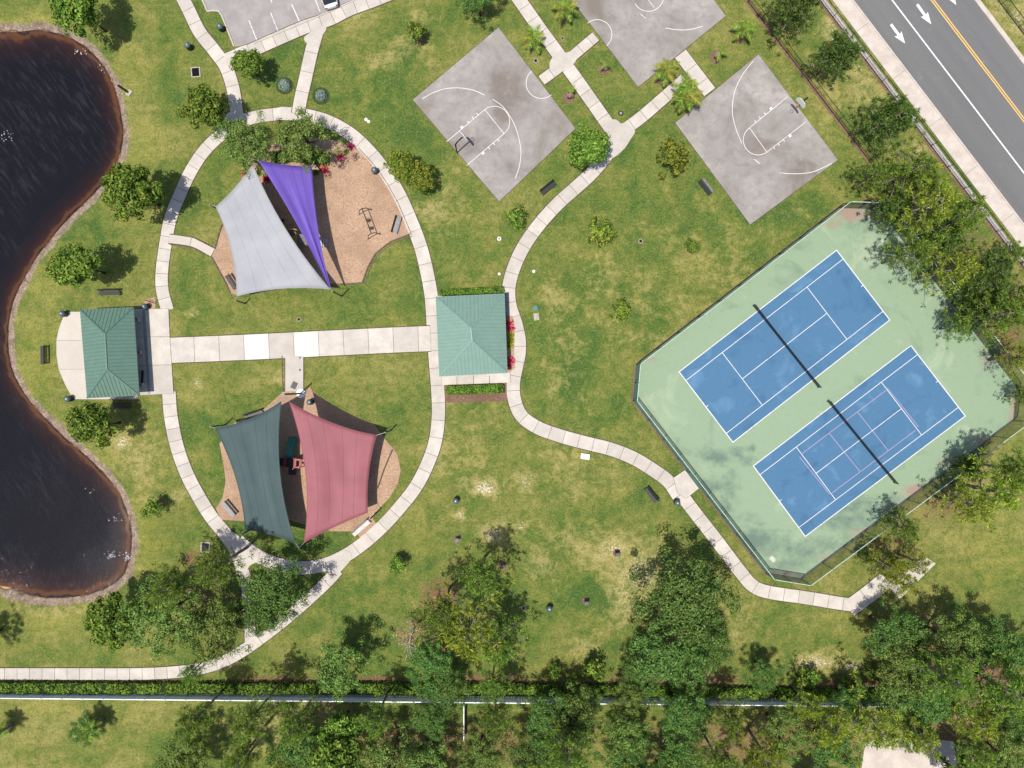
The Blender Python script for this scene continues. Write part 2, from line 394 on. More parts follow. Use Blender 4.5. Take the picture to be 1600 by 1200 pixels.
M['deck'] = simple('grey_deck', (0.17, 0.16, 0.16), 0.7)
M['white'] = simple('white_paint', (0.78, 0.78, 0.77), 0.4, 0.4, 0, 0.02)
M['orange'] = simple('orange_rim', (0.55, 0.20, 0.13), 0.4)
M['cover'] = simple('valve_cover', (0.30, 0.25, 0.20), 0.8)
M['hole'] = simple('dark_hole', (0.02, 0.018, 0.016), 0.9, 0.05)
M['stone'] = simple('cream_stone', (0.42, 0.37, 0.31), 0.9, 0.1, 0, 0.15, 4)
M['glass'] = simple('dark_glass', (0.02, 0.024, 0.03), 0.08, 0.6)
M['rubber'] = simple('tyre_rubber', (0.02, 0.02, 0.02), 0.8)
M['tail'] = simple('red_lamp', (0.4, 0.02, 0.02), 0.3)
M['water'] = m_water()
M['sail_white'] = m_fabric('pale_grey_fabric', (0.40, 0.40, 0.42))
M['sail_purple'] = m_fabric('purple_fabric', (0.185, 0.115, 0.50))
M['sail_teal'] = m_fabric('slate_teal_fabric', (0.070, 0.106, 0.106))
M['sail_red'] = m_fabric('dusty_red_fabric', (0.352, 0.118, 0.136))
for _k, _c in (('white', (.36, .37, .41)), ('purple', (.13, .08, .38)), ('teal', (.05, .08, .088)), ('red', (.29, .10, .12))): M['sail_%s_seam' % _k] = m_fabric(_k + '_seam_fabric', _c)
M['leaf_mag'] = m_leaf('glossy_leaf', [(0.018, 0.046, 0.006), (0.050, 0.095, 0.012), (0.092, 0.142, 0.018), (0.165, 0.195, 0.034)])
M['leaf_yel'] = m_leaf('yellowing_leaf', [(0.022, 0.048, 0.007), (0.06, 0.095, 0.012), (0.115, 0.135, 0.016), (0.20, 0.175, 0.024)])
M['leaf_oak'] = m_leaf('oak_leaf', [(0.020, 0.048, 0.010), (0.04, 0.085, 0.016), (0.068, 0.125, 0.024), (0.115, 0.165, 0.045)])
M['leaf_oak2'] = m_leaf('pale_oak_leaf', [(0.022, 0.048, 0.010), (0.055, 0.10, 0.018), (0.10, 0.148, 0.030), (0.165, 0.20, 0.052)])
M['leaf_pine'] = m_leaf('pine_needle', [(0.022, 0.052, 0.008), (0.062, 0.112, 0.013), (0.115, 0.172, 0.022), (0.20, 0.24, 0.045)], 0.36)
M['leaf_pine2'] = m_leaf('yellow_pine_needle', [(0.04, 0.075, 0.008), (0.095, 0.135, 0.012), (0.165, 0.195, 0.018), (0.30, 0.29, 0.04)], 0.36)
M['leaf_pine3'] = m_leaf('dark_pine_needle', [(0.016, 0.036, 0.008), (0.035, 0.070, 0.012), (0.07, 0.115, 0.020), (0.12, 0.16, 0.04)], 0.3)
M['leaf_hedge'] = m_leaf('hedge_leaf', [(0.02, 0.05, 0.008), (0.05, 0.11, 0.012), (0.095, 0.17, 0.018), (0.15, 0.22, 0.03)])
M['leaf_dead'] = m_leaf('dead_leaf', [(0.13, 0.07, 0.04), (0.27, 0.15, 0.09), (0.36, 0.24, 0.15)])
M['leaf_red'] = m_leaf('crimson_leaf', [(0.14, 0.008, 0.025), (0.36, 0.03, 0.08), (0.50, 0.12, 0.17), (0.16, 0.06, 0.05)])
M['leaf_lime'] = m_leaf('lime_leaf', [(0.10, 0.125, 0.008), (0.19, 0.21, 0.012), (0.27, 0.26, 0.03)])
M['leaf_silver'] = m_leaf('silver_leaf', [(0.08, 0.12, 0.10), (0.14, 0.19, 0.16), (0.22, 0.27, 0.23)])
M['frond'] = m_leaf('palm_frond', [(0.035, 0.075, 0.012), (0.09, 0.14, 0.02), (0.18, 0.20, 0.03)])
M['frond_yel'] = m_leaf('yellow_palm_frond', [(0.09, 0.105, 0.018), (0.15, 0.15, 0.024), (0.21, 0.175, 0.04)])
M['frond_dead'] = m_leaf('brown_palm_frond', [(0.13, 0.085, 0.055), (0.22, 0.15, 0.10), (0.3, 0.22, 0.15)])
#@@PART2
# ------------------------------------------------------------------ ground, pond
POND = [(-260, 60), (-120, 48), (0, 48), (30, 46), (60, 45), (90, 51), (115, 61), (140, 79), (160, 102), (174, 130), (183, 160), (189, 190), (190, 212), (186, 236),
        (176, 260), (160, 284), (140, 306), (115, 330), (90, 356), (70, 381), (50, 407), (36, 432), (23, 457), (15, 482), (10, 510), (10, 540), (14, 570),
        (26, 600), (46, 630), (74, 660), (105, 690), (138, 718), (163, 744), (183, 770), (195, 797), (203, 830), (203, 860), (196, 888), (183, 908),
        (160, 922), (130, 931), (90, 936), (50, 934), (20, 925), (0, 918), (-120, 905), (-260, 880)]
pond_pts = [(p.x, p.y) for p in smooth_closed(gp(POND), 1.2)]
def sdist(px, py, poly):
    d = np.full(px.shape, 1e9); ins = np.zeros(px.shape, bool); n = len(poly)
    for i in range(n):
        ax, ay = poly[i]; bx, by = poly[(i + 1) % n]; ex, ey = bx - ax, by - ay
        t = np.clip(((px - ax) * ex + (py - ay) * ey) / (ex * ex + ey * ey + 1e-12), 0, 1)
        d = np.minimum(d, (px - ax - t * ex) ** 2 + (py - ay - t * ey) ** 2)
        if ay != by:
            c = ((ay > py) != (by > py)) & (px < (bx - ax) * (py - ay) / (by - ay) + ax); ins ^= c
    d = np.sqrt(d); return np.where(ins, -d, d)
DRY = [(1000, 895, 62, 55, .75), (960, 858, 34, 22, .8), (975, 935, 30, 45, .7), (900, 850, 60, 40, .45), (757, 763, 26, 16, .95), (725, 750, 22, 14, .6), (770, 835, 26, 18, .85), (720, 805, 12, 10, .85),
       (822, 752, 18, 18, .75), (815, 822, 12, 12, .75), (845, 882, 30, 26, .6), (935, 870, 18, 10, .75), (640, 70, 50, 26, .45), (600, 95, 35, 18, .5), (930, 445, 50, 45, .4), (870, 470, 40, 50, .35),
       (215, 720, 40, 60, .5), (190, 692, 18, 16, .85), (275, 775, 22, 14, .6), (1275, 1035, 45, 18, .85), (1330, 1042, 30, 14, .85), (915, 1010, 30, 22, .6), (1075, 1060, 40, 20, .4), (1150, 970, 50, 40, .35),
       (308, 598, 9, 9, .9), (302, 490, 12, 9, .7), (670, 330, 35, 22, .55), (690, 350, 30, 30, .4), (1040, 530, 90, 16, .45), (440, 590, 16, 14, .7), (580, 1130, 30, 22, .7), (500, 1120, 60, 40, .5), (420, 1140, 60, 40, .6),
       (1300, 45, 22, 40, .7), (1355, 130, 40, 50, .55), (1340, 110, 14, 22, .7), (1440, 235, 20, 14, .8), (90, 240, 1, 1, 0), (80, 955, 90, 10, .5), (215, 860, 14, 50, .35), (1290, 150, 60, 60, .35), (1565, 15, 26, 26, .7), (1590, 30, 20, 40, .8),
       (545, 20, 40, 10, .5), (660, 30, 40, 14, .4), (1120, 400, 120, 70, .28), (880, 560, 50, 70, .34), (890, 735, 70, 60, .36), (1000, 460, 110, 60, .3), (1140, 440, 60, 60, .35), (740, 650, 60, 40, .3), (700, 300, 60, 60, .3), (1100, 1000, 70, 50, .3), (720, 720, 50, 60, .36), (770, 120, 1, 1, 0), (560, 850, 10, 8, .8), (1230, 330, 30, 14, .5), (60, 30, 40, 10, .4), (700, 560, 1, 1, 0)]
LITTER = [(1470, 300, 60, 60, .45), (1440, 230, 25, 22, .4), (1500, 400, 60, 70, .6), (1570, 500, 40, 90, .7), (1360, 317, 25, 9, .85), (1480, 790, 80, 40, .55), (1400, 850, 60, 50, .5), (320, 930, 60, 50, .55), (380, 960, 70, 60, .45),
          (690, 930, 40, 35, .7), (690, 1000, 60, 50, .5), (770, 1065, 80, 16, .8), (1060, 970, 60, 60, .6), (1060, 1060, 120, 14, .8), (1330, 1067, 60, 8, .95), (1450, 1010, 90, 70, .6), (1550, 1060, 90, 70, .7), (700, 1160, 330, 55, .55), (1150, 1160, 280, 55, .6),
          (1500, 1150, 120, 60, .6), (300, 872, 22, 14, .7), (590, 1060, 60, 5, .8), (430, 1060, 90, 6, .7), (230, 905, 20, 14, .4)]
GREEN = [(330, 440, 70, 50, 1), (560, 470, 90, 40, .9), (620, 620, 60, 70, .6), (320, 290, 45, 60, .9), (640, 230, 70, 70, .6), (420, 120, 60, 50, .7), (480, 850, 90, 18, .9), (310, 680, 40, 60, .5), (1330, 220, 40, 50, .6), (1180, 130, 60, 60, .5),
         (700, 130, 90, 70, .35), (520, 960, 60, 60, .6), (860, 800, 60, 60, .7), (900, 950, 70, 50, .4), (950, 340, 60, 60, .4), (900, 600, 40, 40, .5), (250, 1170, 100, 30, .9), (1200, 980, 80, 40, .4), (330, 40, 30, 30, .8), (880, 680, 60, 40, .35), (1250, 320, 70, 30, .5), (970, 640, 60, 40, .3)]
LIME = [(60, 35, 110, 18, .9), (200, 110, 30, 50, .6), (225, 260, 40, 90, .6), (60, 440, 40, 40, .6), (60, 560, 36, 70, .7), (200, 580, 60, 40, .4), (230, 540, 40, 60, .3), (170, 690, 60, 50, .5), (230, 850, 30, 70, .8), (90, 970, 110, 24, .6), (300, 600, 40, 24, .6), (580, 590, 70, 30, .6), (1230, 90, 24, 60, .6), (1280, 180, 30, 70, .5), (660, 470, 1, 1, 0),
        (620, 800, 50, 80, .4), (730, 700, 60, 60, .3), (1090, 420, 70, 40, .3), (1010, 560, 40, 40, .4), (1560, 860, 60, 60, .5), (1480, 900, 40, 60, .3), (1290, 960, 60, 30, .3), (620, 390, 30, 40, .5), (140, 1100, 160, 14, .4), (340, 205, 40, 60, .3)]
def blobs(px, py, lst):
    out = np.zeros(px.shape)
    for x, y, rx, ry, s in lst:
        cx, cy = G(x, y); q = ((px - cx) / (rx / S)) ** 2 + ((py - cy) / (ry / S)) ** 2
        out = np.maximum(out, s * np.exp(-q * 0.8))
    return out
def make_ground():
    def axis(lo, hi, st):
        a = list(np.arange(lo, hi + st / 2, st)); far = [4, 12, 30, 80, 200, 500]
        return np.array([lo - f for f in far[::-1]] + a + [hi + f for f in far])
    xs = axis(-66, 66, 0.36); ys = axis(-50, 50, 0.36)
    X, Y = np.meshgrid(xs, ys); nx, ny = len(xs), len(ys); px, py = X.ravel(), Y.ravel()
    sd = sdist(px, py, pond_pts)
    z = np.interp(sd, [-9, -5, -2, 0, 1.1, 1.8], [-2.6, -2.0, -1.05, -0.35, -0.03, 0.0])
    co = np.stack([px, py, z], 1)
    i = np.arange(ny - 1)[:, None] * nx + np.arange(nx - 1)[None, :]; i = i.ravel()
    quads = np.stack([i, i + 1, i + nx + 1, i + nx], 1)
    me = bpy.data.meshes.new('ground'); me.vertices.add(len(co)); me.vertices.foreach_set('co', co.ravel())
    me.loops.add(quads.size); me.loops.foreach_set('vertex_index', quads.ravel().astype(np.int32))
    me.polygons.add(len(quads)); me.polygons.foreach_set('loop_start', np.arange(0, quads.size, 4, dtype=np.int32))
    me.update(calc_edges=True)
    at = me.attributes.new('mask', 'FLOAT_COLOR', 'POINT')
    colr = np.ones((len(co), 4)); colr[:, 0] = np.clip(0.5 + sd * 0.1, 0, 1); colr[:, 1] = blobs(px, py, DRY); colr[:, 2] = blobs(px, py, LITTER); colr[:, 3] = blobs(px, py, GREEN) - blobs(px, py, LIME)
    at.data.foreach_set('color', colr.ravel()); me.polygons.foreach_set('use_smooth', np.ones(len(quads), bool))
    o = link('ground', me, M['ground']); tag(o, 'patchy green and straw lawn around paths, courts and pond', 'lawn', kind='structure')
make_ground()
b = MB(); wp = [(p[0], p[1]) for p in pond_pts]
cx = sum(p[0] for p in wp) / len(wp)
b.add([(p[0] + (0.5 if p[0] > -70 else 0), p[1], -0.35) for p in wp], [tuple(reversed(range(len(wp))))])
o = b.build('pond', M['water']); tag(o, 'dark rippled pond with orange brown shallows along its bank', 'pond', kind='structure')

# ------------------------------------------------------------------ paths made of single slabs
ZP = [0.030]
def path(pts, width, spacing, label, name='path', mat='path', soil=0.10, white=(), first=0.0):
    c = catmull(gp(pts), 0.35); c = resample(c, 0.3); nrm = normals2(c); n = len(c)
    ZP[0] += 0.0045
    if ZP[0] > 0.075: ZP[0] = 0.0335
    z = ZP[0]
    ws = width if callable(width) else (lambda t: width)
    base = MB(); vs = []; fs = []
    for i, (p, q) in enumerate(zip(c, nrm)):
        w = ws(i / (n - 1)) / 2 + soil; vs += [(p.x + q.x * w, p.y + q.y * w, z - 0.020), (p.x - q.x * w, p.y - q.y * w, z - 0.020)]
    for i in range(n - 1): fs.append((2 * i, 2 * i + 1, 2 * i + 3, 2 * i + 2))
    base.add(vs, fs); root = base.build(name, M['soil']); tag(root, label, 'path', kind='structure')
    per = max(2, round(spacing / 0.3)); k = 0; s = 0
    while s < n - 1:
        e = min(s + per, n - 1)
        if n - 1 - e < per * 0.45: e = n - 1
        g = 0.022; m = MB(); top = []; bot = []
        for i in range(s, e + 1):
            p = c[i].copy(); d = Vector((nrm[i].y, -nrm[i].x, 0))
            if i == s: p += d * g
            if i == e: p -= d * g
            w = ws(i / (n - 1)) / 2; top.append((p + nrm[i] * w, p - nrm[i] * w))
        vs = []
        for a, bb in top: vs += [(a.x, a.y, z), (bb.x, bb.y, z), (a.x, a.y, z - 0.06), (bb.x, bb.y, z - 0.06)]
        fs = []; q = len(top)
        for i in range(q - 1):
            a = 4 * i; fs += [(a, a + 1, a + 5, a + 4), (a, a + 4, a + 6, a + 2), (a + 1, a + 3, a + 7, a + 5)]
        fs += [(0, 2, 3, 1), (4 * q - 4, 4 * q - 3, 4 * q - 1, 4 * q - 2)]
        m.add(vs, fs); m.build('slab', M['path_new'] if k in white else M[mat], root)
        s = e; k += 1
    return root
def poly_slab(name, pts, z0, z1, mat, label=None, cat=None, parent=None, kind='structure'):
    m = MB(); m.prism(gp(pts), z0, z1); o = m.build(name, M[mat], parent)
    if parent is None: tag(o, label, cat, kind=kind)
    return o

path([(262, 485), (254, 455), (253, 425), (259, 380), (267, 340), (283, 300), (297, 270), (316, 240), (340, 215), (368, 194), (400, 183), (442, 177)], 1.50, 1.55, 'curved concrete path between the pond lawn and the grey shade sail')
path([(438, 177), (475, 180), (512, 190), (548, 210), (578, 238), (603, 270), (624, 305), (642, 345), (657, 385), (667, 425), (674, 465), (677, 510), (680, 560), (684, 610), (685, 650), (680, 690), (668, 725), (650, 760), (627, 790), (600, 820), (570, 847), (540, 868), (505, 883), (465, 887), (430, 880), (400, 867), (372, 845)], 1.58, 2.05, 'long concrete path curving around both playgrounds past the square pavilion', mat='path')
path([(264, 612), (267, 650), (276, 695), (291, 738), (310, 775), (332, 810), (357, 840), (374, 866), (382, 885)], 1.62, 1.55, 'concrete path curving along the pond lawn beside the slate sail')
path([(284, -6), (296, 18), (312, 50), (334, 78), (352, 103), (362, 130), (368, 160), (371, 192)], 1.55, 1.65, 'concrete path running from the parking lot edge to the oval walk')
path([(352, 93), (382, 80), (404, 75)], 1.30, 1.6, 'short concrete link beneath the leafy tree by the parking lot')
path([(393, 79), (440, 58), (478, 42), (515, 30), (545, 15), (580, 2), (610, -10)], 1.62, 1.55, 'concrete sidewalk in front of the parking stalls')
path([(495, 52), (487, 80), (478, 120), (470, 155), (466, 178)], 1.55, 2.3, 'short straight concrete path between the two clipped domed shrubs')
path([(806, -8), (841, 42), (873, 86), (915, 145), (950, 195), (962, 212)], 1.58, 1.75, 'straight diagonal concrete path between two basketball courts')
path([(846, 126), (873, 106), (905, 79), (931, 57)], 1.25, 1.6, 'short cross path linking two basketball courts')
path([(968, 208), (1000, 185), (1035, 155), (1070, 124)], 1.45, 1.75, 'diagonal concrete path beside the fan palms')
path([(1063, 84), (1085, 113), (1109, 144)], 1.65, 2.0, 'short wide concrete link between the palm path and a court')
path([(967, 205), (960, 222), (945, 246), (925, 270), (900, 293), (872, 318), (843, 350), (819, 384), (803, 418), (795, 450), (797, 478), (806, 506), (811, 530), (811, 552), (806, 577), (802, 600), (804, 625), (815, 650), (840, 668), (875, 681), (915, 692), (955, 702), (990, 716), (1020, 734), (1044, 752), (1060, 775)], 1.58, 1.95, 'winding concrete path from the basketball courts past the square pavilion')
path([(1064, 772), (1085, 800), (1120, 845), (1158, 895), (1176, 915), (1200, 925), (1260, 934), (1332, 945), (1345, 938)], 1.55, 1.65, 'concrete path running beside the green tennis fence')
path([(1326, 951), (1360, 926), (1385, 905)], 2.1, 2.4, 'short wide concrete path leading to the pad by the woods')
path([(-12, 1053), (100, 1053), (200, 1053), (260, 1051), (310, 1045), (350, 1033), (385, 1013), (420, 988), (455, 960), (490, 929), (515, 905), (528, 890)], 1.40, 1.55, 'concrete path along the clipped hedge by the white fence')
path([(376, 880), (385, 910), (388, 950), (392, 1006)], 1.35, 1.5, 'shaded concrete path under the oaks beside the pond end')
path([(265, 547.5), (330, 545), (420, 541), (500, 537), (600, 532), (673, 529)], 3.02, 3.0, 'broad concrete walk joining the two green roofed pavilions', white=(3, 5))
path([(460, 556), (460, 585), (460, 612)], 2.15, 4.3, 'short concrete approach to the red and slate shade sails')
path([(264, 373), (302, 379), (333, 395)], 1.02, 2.6, 'narrow edged ramp leading into the first mulch playground', mat='pad')
# poured junction pieces with rounded inner corners
def junction(pts, label, z): tag(MB().prism([(p.x, p.y) for p in smooth_closed(gp(pts), .3)], z - .08, z).build('path_junction', M['path']), label, 'path', kind='structure')
junction([(938, 192), (962, 187), (969, 193), (977, 193), (992, 204), (985, 218), (974, 234), (956, 247), (947, 235), (953, 218)], 'poured concrete fork where three paths meet by the round bright tree', .081)
junction([(341, 833), (366, 832), (384, 850), (404, 862), (402, 877), (390, 884), (384, 900), (372, 899), (366, 880), (356, 858)], 'poured concrete fork of the oval path beside the pond lawn', .0835)
junction([(497, 879), (520, 869), (541, 860), (550, 871), (532, 893), (514, 910), (505, 902), (514, 894)], 'poured concrete fork of the oval path and the hedge path', .081)
junction([(860, 95), (876, 78), (884, 83), (895, 80), (901, 90), (898, 98), (885, 110), (873, 112), (868, 118), (860, 111)], 'poured concrete crossing between two basketball courts', .0835)
junction([(476, 58), (505, 42), (510, 47), (502, 58), (498, 72), (483, 70)], 'poured concrete fork at the parking sidewalk', .081)
junction([(355, 178), (380, 176), (388, 182), (400, 177), (402, 190), (380, 200), (360, 210), (352, 204)], 'poured concrete fork under the feathery oak', .0835)
# pads
def pad_pieces(name, polys, mat, label, z):
    allp = [p for q in polys for p in q]; root = None
    for q in polys:
        ccx = sum(p[0] for p in q) / len(q); ccy = sum(p[1] for p in q) / len(q)
        qq = []
        for p in q:
            dx, dy = ccx - p[0], ccy - p[1]; L = math.hypot(dx, dy); qq.append((p[0] + dx / L * 0.45, p[1] + dy / L * 0.45))
        m = MB(); m.prism(gp(qq), z - 0.08, z)
        if root is None:
            bb = MB(); 
            xs = [p[0] for p in allp]; ys = [p[1] for p in allp]
            for q2 in polys: bb.prism(gp(q2), z - 0.09, z - 0.018)
            root = bb.build(name, M['soil']); tag(root, label, 'pad', kind='structure')
        m.build('slab', M[mat], root)
    return root
pad_pieces('pavilion_pad', [[(104, 487), (207, 487), (209, 532), (88.5, 532), (92, 515), (97, 500)], [(88.5, 532), (209, 532), (213, 577), (92, 577), (88.5, 555)], [(92, 577), (213, 577), (216, 624), (115, 624), (103, 603)]], 'pad', 'cream concrete crescent terrace facing the pond', 0.092)
pad_pieces('pavilion_walk', [[(207, 483), (264, 482), (266, 526), (209, 527)], [(209, 527), (266, 526), (269, 570), (213, 571)], [(213, 571), (269, 570), (272, 615), (216, 618)]], 'path', 'square concrete slabs between the hipped pavilion and the oval path', 0.096)
pad_pieces('pavilion_floor', [[(684, 462), (737, 460), (740, 526), (687, 528)], [(737, 460), (790, 457), (794, 524), (740, 526)], [(687, 528), (740, 526), (742, 588), (690, 590)], [(740, 526), (794, 524), (797, 586), (742, 588)]], 'path', 'concrete floor slabs under the square pavilion', 0.094)
pad_pieces('pavilion_apron', [[(690, 586), (714, 585), (714, 601), (690, 602)], [(714, 585), (740, 584), (740, 600), (714, 601)], [(740, 584), (765, 583), (765, 599), (740, 600)], [(765, 583), (797, 582), (798, 598), (765, 599)]], 'path', 'thin row of slabs south of the square pavilion', 0.099)
pad_pieces('court_landing', [[(1052, 746), (1070, 734), (1092, 763), (1072, 779), (1058, 770)]], 'path', 'square concrete landing at the tennis gate', 0.102)
pad_pieces('picnic_pad', [[(1385, 915), (1443, 868), (1462, 880), (1405, 936)]], 'pad', 'pale concrete pad half hidden under yellow green trees', 0.088)
poly_slab('driveway', [(1352, 1160), (1400, 1150), (1490, 1158), (1500, 1240), (1340, 1240)], -0.05, 0.03, 'walk_road', 'pale gravel clearing among the southern trees', 'clearing')

# ------------------------------------------------------------------ road and parking
D = Vector((0.606, -0.795, 0)).normalized(); Nn = Vector((0.795, 0.606, 0)).normalized(); O0 = Vector((*G(1300, 0), 0))
def RP(c, s): p = O0 + Nn * (c / S) + D * s; return (p.x, p.y)       # c in plan pixels across, s metres along
def strip(name, c0, c1, z0, z1, mat, label=None, cat=None, parent=None, s0=-60, s1=90, kind='structure'):
    m = MB(); m.prism([RP(c0, s0), RP(c1, s0), RP(c1, s1), RP(c0, s1)], z0, z1); o = m.build(name, M[mat], parent)
    if parent is None: tag(o, label, cat, kind=kind)
    return o
road = strip('road', 25.4, 176, -0.2, 0.012, 'asphalt', 'grey asphalt road with lane arrows', 'road')
def mark(pts, name, mat, parent, z=0.017):
    m = MB(); m.prism(pts, z - 0.002, z); return m.build(name, M[mat], parent)
mark([RP(73.6, -60), RP(75.6, -60), RP(75.6, 90), RP(73.6, 90)], 'lane_line', 'road_line', road)
for c in (122.2, 125.6): mark([RP(c, -60), RP(c + 1.7, -60), RP(c + 1.7, 90), RP(c, 90)], 'centre_line', 'yellow_line', road)
def arrow(x0, y0, x1, y1):
    a = Vector((*G(x0, y0), 0)); bb = Vector((*G(x1, y1), 0)); d = (bb - a).normalized(); q = Vector((-d.y, d.x, 0)); L = (bb - a).length
    f = lambda s, w: tuple((a + d * s + q * w)[:2])
    m = MB(); m.prism([f(0, .16), f(0, -.16), f(L * .56, -.16), f(L * .56, .16)], 0.015, 0.0185)
    m.add([(*f(L * .50, 0.52), .0185), (*f(L * .56, 0.16), .0185), (*f(L * .56, -.16), .0185), (*f(L * .50, -0.52), .0185), (*f(L, 0), .0185)], [(4, 0, 1), (4, 1, 2), (4, 2, 3)])
    m.build('arrow', M['road_line'], road)
arrow(1392, 38, 1414, 68); arrow(1433, 7, 1455, 38); arrow(1474, -24, 1494, 8)
kw = strip('sidewalk', 0.0, 23.5, -0.1, 0.075, 'walk_road', 'tan concrete sidewalk along the asphalt road', 'sidewalk', s0=-60, s1=90)
s = -60
m = MB()
for q in range(21):
    s = -60 + q * 7.2; m.prism([RP(0.2, s), RP(23.3, s), RP(23.3, s + .03), RP(0.2, s + .03)], 0.07, 0.079)
m.build('joint', M['soil'], kw)
k1 = strip('kerb', 23.5, 26.0, -0.1, 0.13, 'walk_road', 'low concrete kerb between tan sidewalk and asphalt', 'kerb')
strip('kerb', 176, 183, -0.1, 0.13, 'walk_road', 'weathered concrete kerb on the far side of the road', 'kerb')
strip('gravel_strip', -15, -7.5, -0.02, 0.02, 'gravel', 'white gravel strip below the black roadside railing', 'gravel')
strip('soil_strip', -19.5, -15, -0.02, 0.018, 'mulch_red', 'brown bare soil edge inside the black roadside railing', 'soil', s0=-60, s1=40)
strip('fence_soil', -110, -104, -0.02, 0.020, 'mulch_red', 'narrow red mulch line under the inner black fence', 'mulch', s0=-60, s1=24.5)
LOT = [(322, -60), (310, -14), (324.5, 18.5), (342, 18), (366, 73), (384, 71), (396, 68), (512, 20), (560, -2), (640, -60)]
lot = poly_slab('parking_lot', LOT, -0.1, 0.022, 'lot', 'stained grey parking lot with faded stall lines', 'parking lot')
for (x0, y0, x1, y1) in ((389, 32, 401, 62), (423, 20, 434, 48), (456, 7, 468, 34), (420, -8, 425, 4), (490, -8, 500, 18)):
    a = Vector((*G(x0, y0), 0)); bb = Vector((*G(x1, y1), 0)); d = (bb - a).normalized(); q = Vector((-d.y, d.x, 0)) * 0.05
    mark([tuple((a + q)[:2]), tuple((bb + q)[:2]), tuple((bb - q)[:2]), tuple((a - q)[:2])], 'stall_line', 'line_worn', lot, 0.027)
def kerb(pts, label, w=0.16, h=0.13, mat='path'):
    c = [Vector((*G(*p), 0)) for p in pts]; m = MB()
    for i in range(len(c) - 1):
        d = (c[i + 1] - c[i]).normalized(); q = Vector((-d.y, d.x, 0)) * w / 2; a = c[i] - d * (0.0 if i == 0 else w * .2); bb = c[i + 1]
        m.prism([tuple((a + q)[:2]), tuple((bb + q)[:2]), tuple((bb - q)[:2]), tuple((a - q)[:2])], -0.1, h + 0.003 * (i % 2))
    tag(m.build('kerb', M[mat]), label, 'kerb', kind='structure')
kerb([(310, -14), (324.5, 18.5), (333, 17), (342, 18), (347, 25), (366, 73)], 'cream kerb around the grassy edge of the parking lot')
kerb([(397, 68), (512, 20), (560, -2)], 'cream kerb between parking stalls and sidewalk')

# ------------------------------------------------------------------ basketball courts
def ribbon(pts_px, w, parent, mat='line', z=0.046, close=False, smooth=True, name='court_line'):
    c = catmull(gp(pts_px), 0.4) if smooth else [Vector((*G(*p), 0)) for p in pts_px]
    nr = normals2(c); vs = []; fs = []
    for p, q in zip(c, nr): vs += [(p.x + q.x * w / 2, p.y + q.y * w / 2, z), (p.x - q.x * w / 2, p.y - q.y * w / 2, z)]
    for i in range(len(c) - 1): fs.append((2 * i + 1, 2 * i + 3, 2 * i + 2, 2 * i))
    me = MB().add(vs, fs).mesh(name); return link(name, me, M[mat], parent)
def arc(cx, cy, r, a0, a1, n=18): return [(cx + r * math.cos(R(a0 + (a1 - a0) * i / n)), cy + r * math.sin(R(a0 + (a1 - a0) * i / n))) for i in range(n + 1)]
def court(pts, label):
    b = MB(); b.prism(gp([(p[0] + (p[0] - sum(q[0] for q in pts) / 4) * .008, p[1] + (p[1] - sum(q[1] for q in pts) / 4) * .008) for p in pts]), -0.05, 0.012)
    o = poly_slab('basketball_court', pts, -0.05, 0.040, 'court', label, 'basketball court')
    b.build('soil_edge', M['soil'], o); return o
c1 = court([(779, 43), (899, 201), (780, 315), (645, 156)], 'stained grey half court with its hoop facing the straight path')
c3 = court([(1185, 85), (1309, 250), (1172, 351), (1055, 192)], 'blotchy grey half court beside the black inner fence')
c2 = court([(1134, 25), (997, 136), (872, -28), (1010, -140)], 'smooth grey court between the diagonal path and palms')
LW = 0.070
def key(o, b0, f0, b1, f1):
    ribbon([b0, f0], LW, o, smooth=False, z=0.0450); ribbon([b1, f1], LW, o, smooth=False, z=0.0455); ribbon([f0, f1], LW, o, smooth=False, z=0.0465)
    cx, cy = (f0[0] + f1[0]) / 2, (f0[1] + f1[1]) / 2; r = math.hypot(f0[0] - f1[0], f0[1] - f1[1]) / 2
    a = math.degrees(math.atan2(f0[1] - cy, f0[0] - cx)); mid = math.degrees(math.atan2(f0[1] - b0[1], f0[0] - b0[0]))
    sgn = 1 if ((mid - a) % 360) < 180 else -1
    ribbon(arc(cx, cy, r, a, a + sgn * 180), LW, o, z=0.0475)
    for (bb, ff, sd_) in ((b0, f0, -1), (b1, f1, 1)):
        d = Vector((ff[0] - bb[0], ff[1] - bb[1])); L = d.length; d /= L; out = Vector((f1[0] - f0[0], f1[1] - f0[1])).normalized() * sd_
        for k, t in enumerate((0.42, 0.58, 0.71, 0.83)):
            p = Vector(bb) + d * L * t; ln = 4.0; wd = 0.32 if k == 0 else 0.09
            ribbon([tuple(p), tuple(p + out * ln)], wd, o, smooth=False, z=0.0440, name='lane_mark')
key(c1, (698, 221.5), (757.5, 171.5), (729, 259), (787.5, 209))
ribbon([(660, 154.5), (675, 146), (693, 139.5), (712, 137.5), (730, 139), (745, 143), (757, 149)], LW, c1, 'line_worn')
ribbon([(770, 155.5), (785, 166), (797, 182), (806, 200), (812, 222), (814, 240), (811, 262), (805, 279)], LW, c1)
ribbon(arc(846, 130, 24, 50, 231), LW, c1)
key(c3, (1230.8, 151), (1171, 200), (1258.6, 190.8), (1198, 238))
ribbon([(1176.5, 96), (1162, 114), (1152, 132), (1146, 150), (1144, 174), (1147, 192), (1151, 205), (1159, 224.6)], LW, c3)
ribbon([(1178, 249), (1187, 256)], LW, c3, 'line_worn')
ribbon([(1217.5, 270), (1232, 271.5), (1245, 271.7), (1260, 270.5), (1272, 268), (1286, 262), (1299.7, 255.5)], LW, c3, 'line_worn')
ribbon(arc(933, 54, 23, -130, 50), LW, c2)
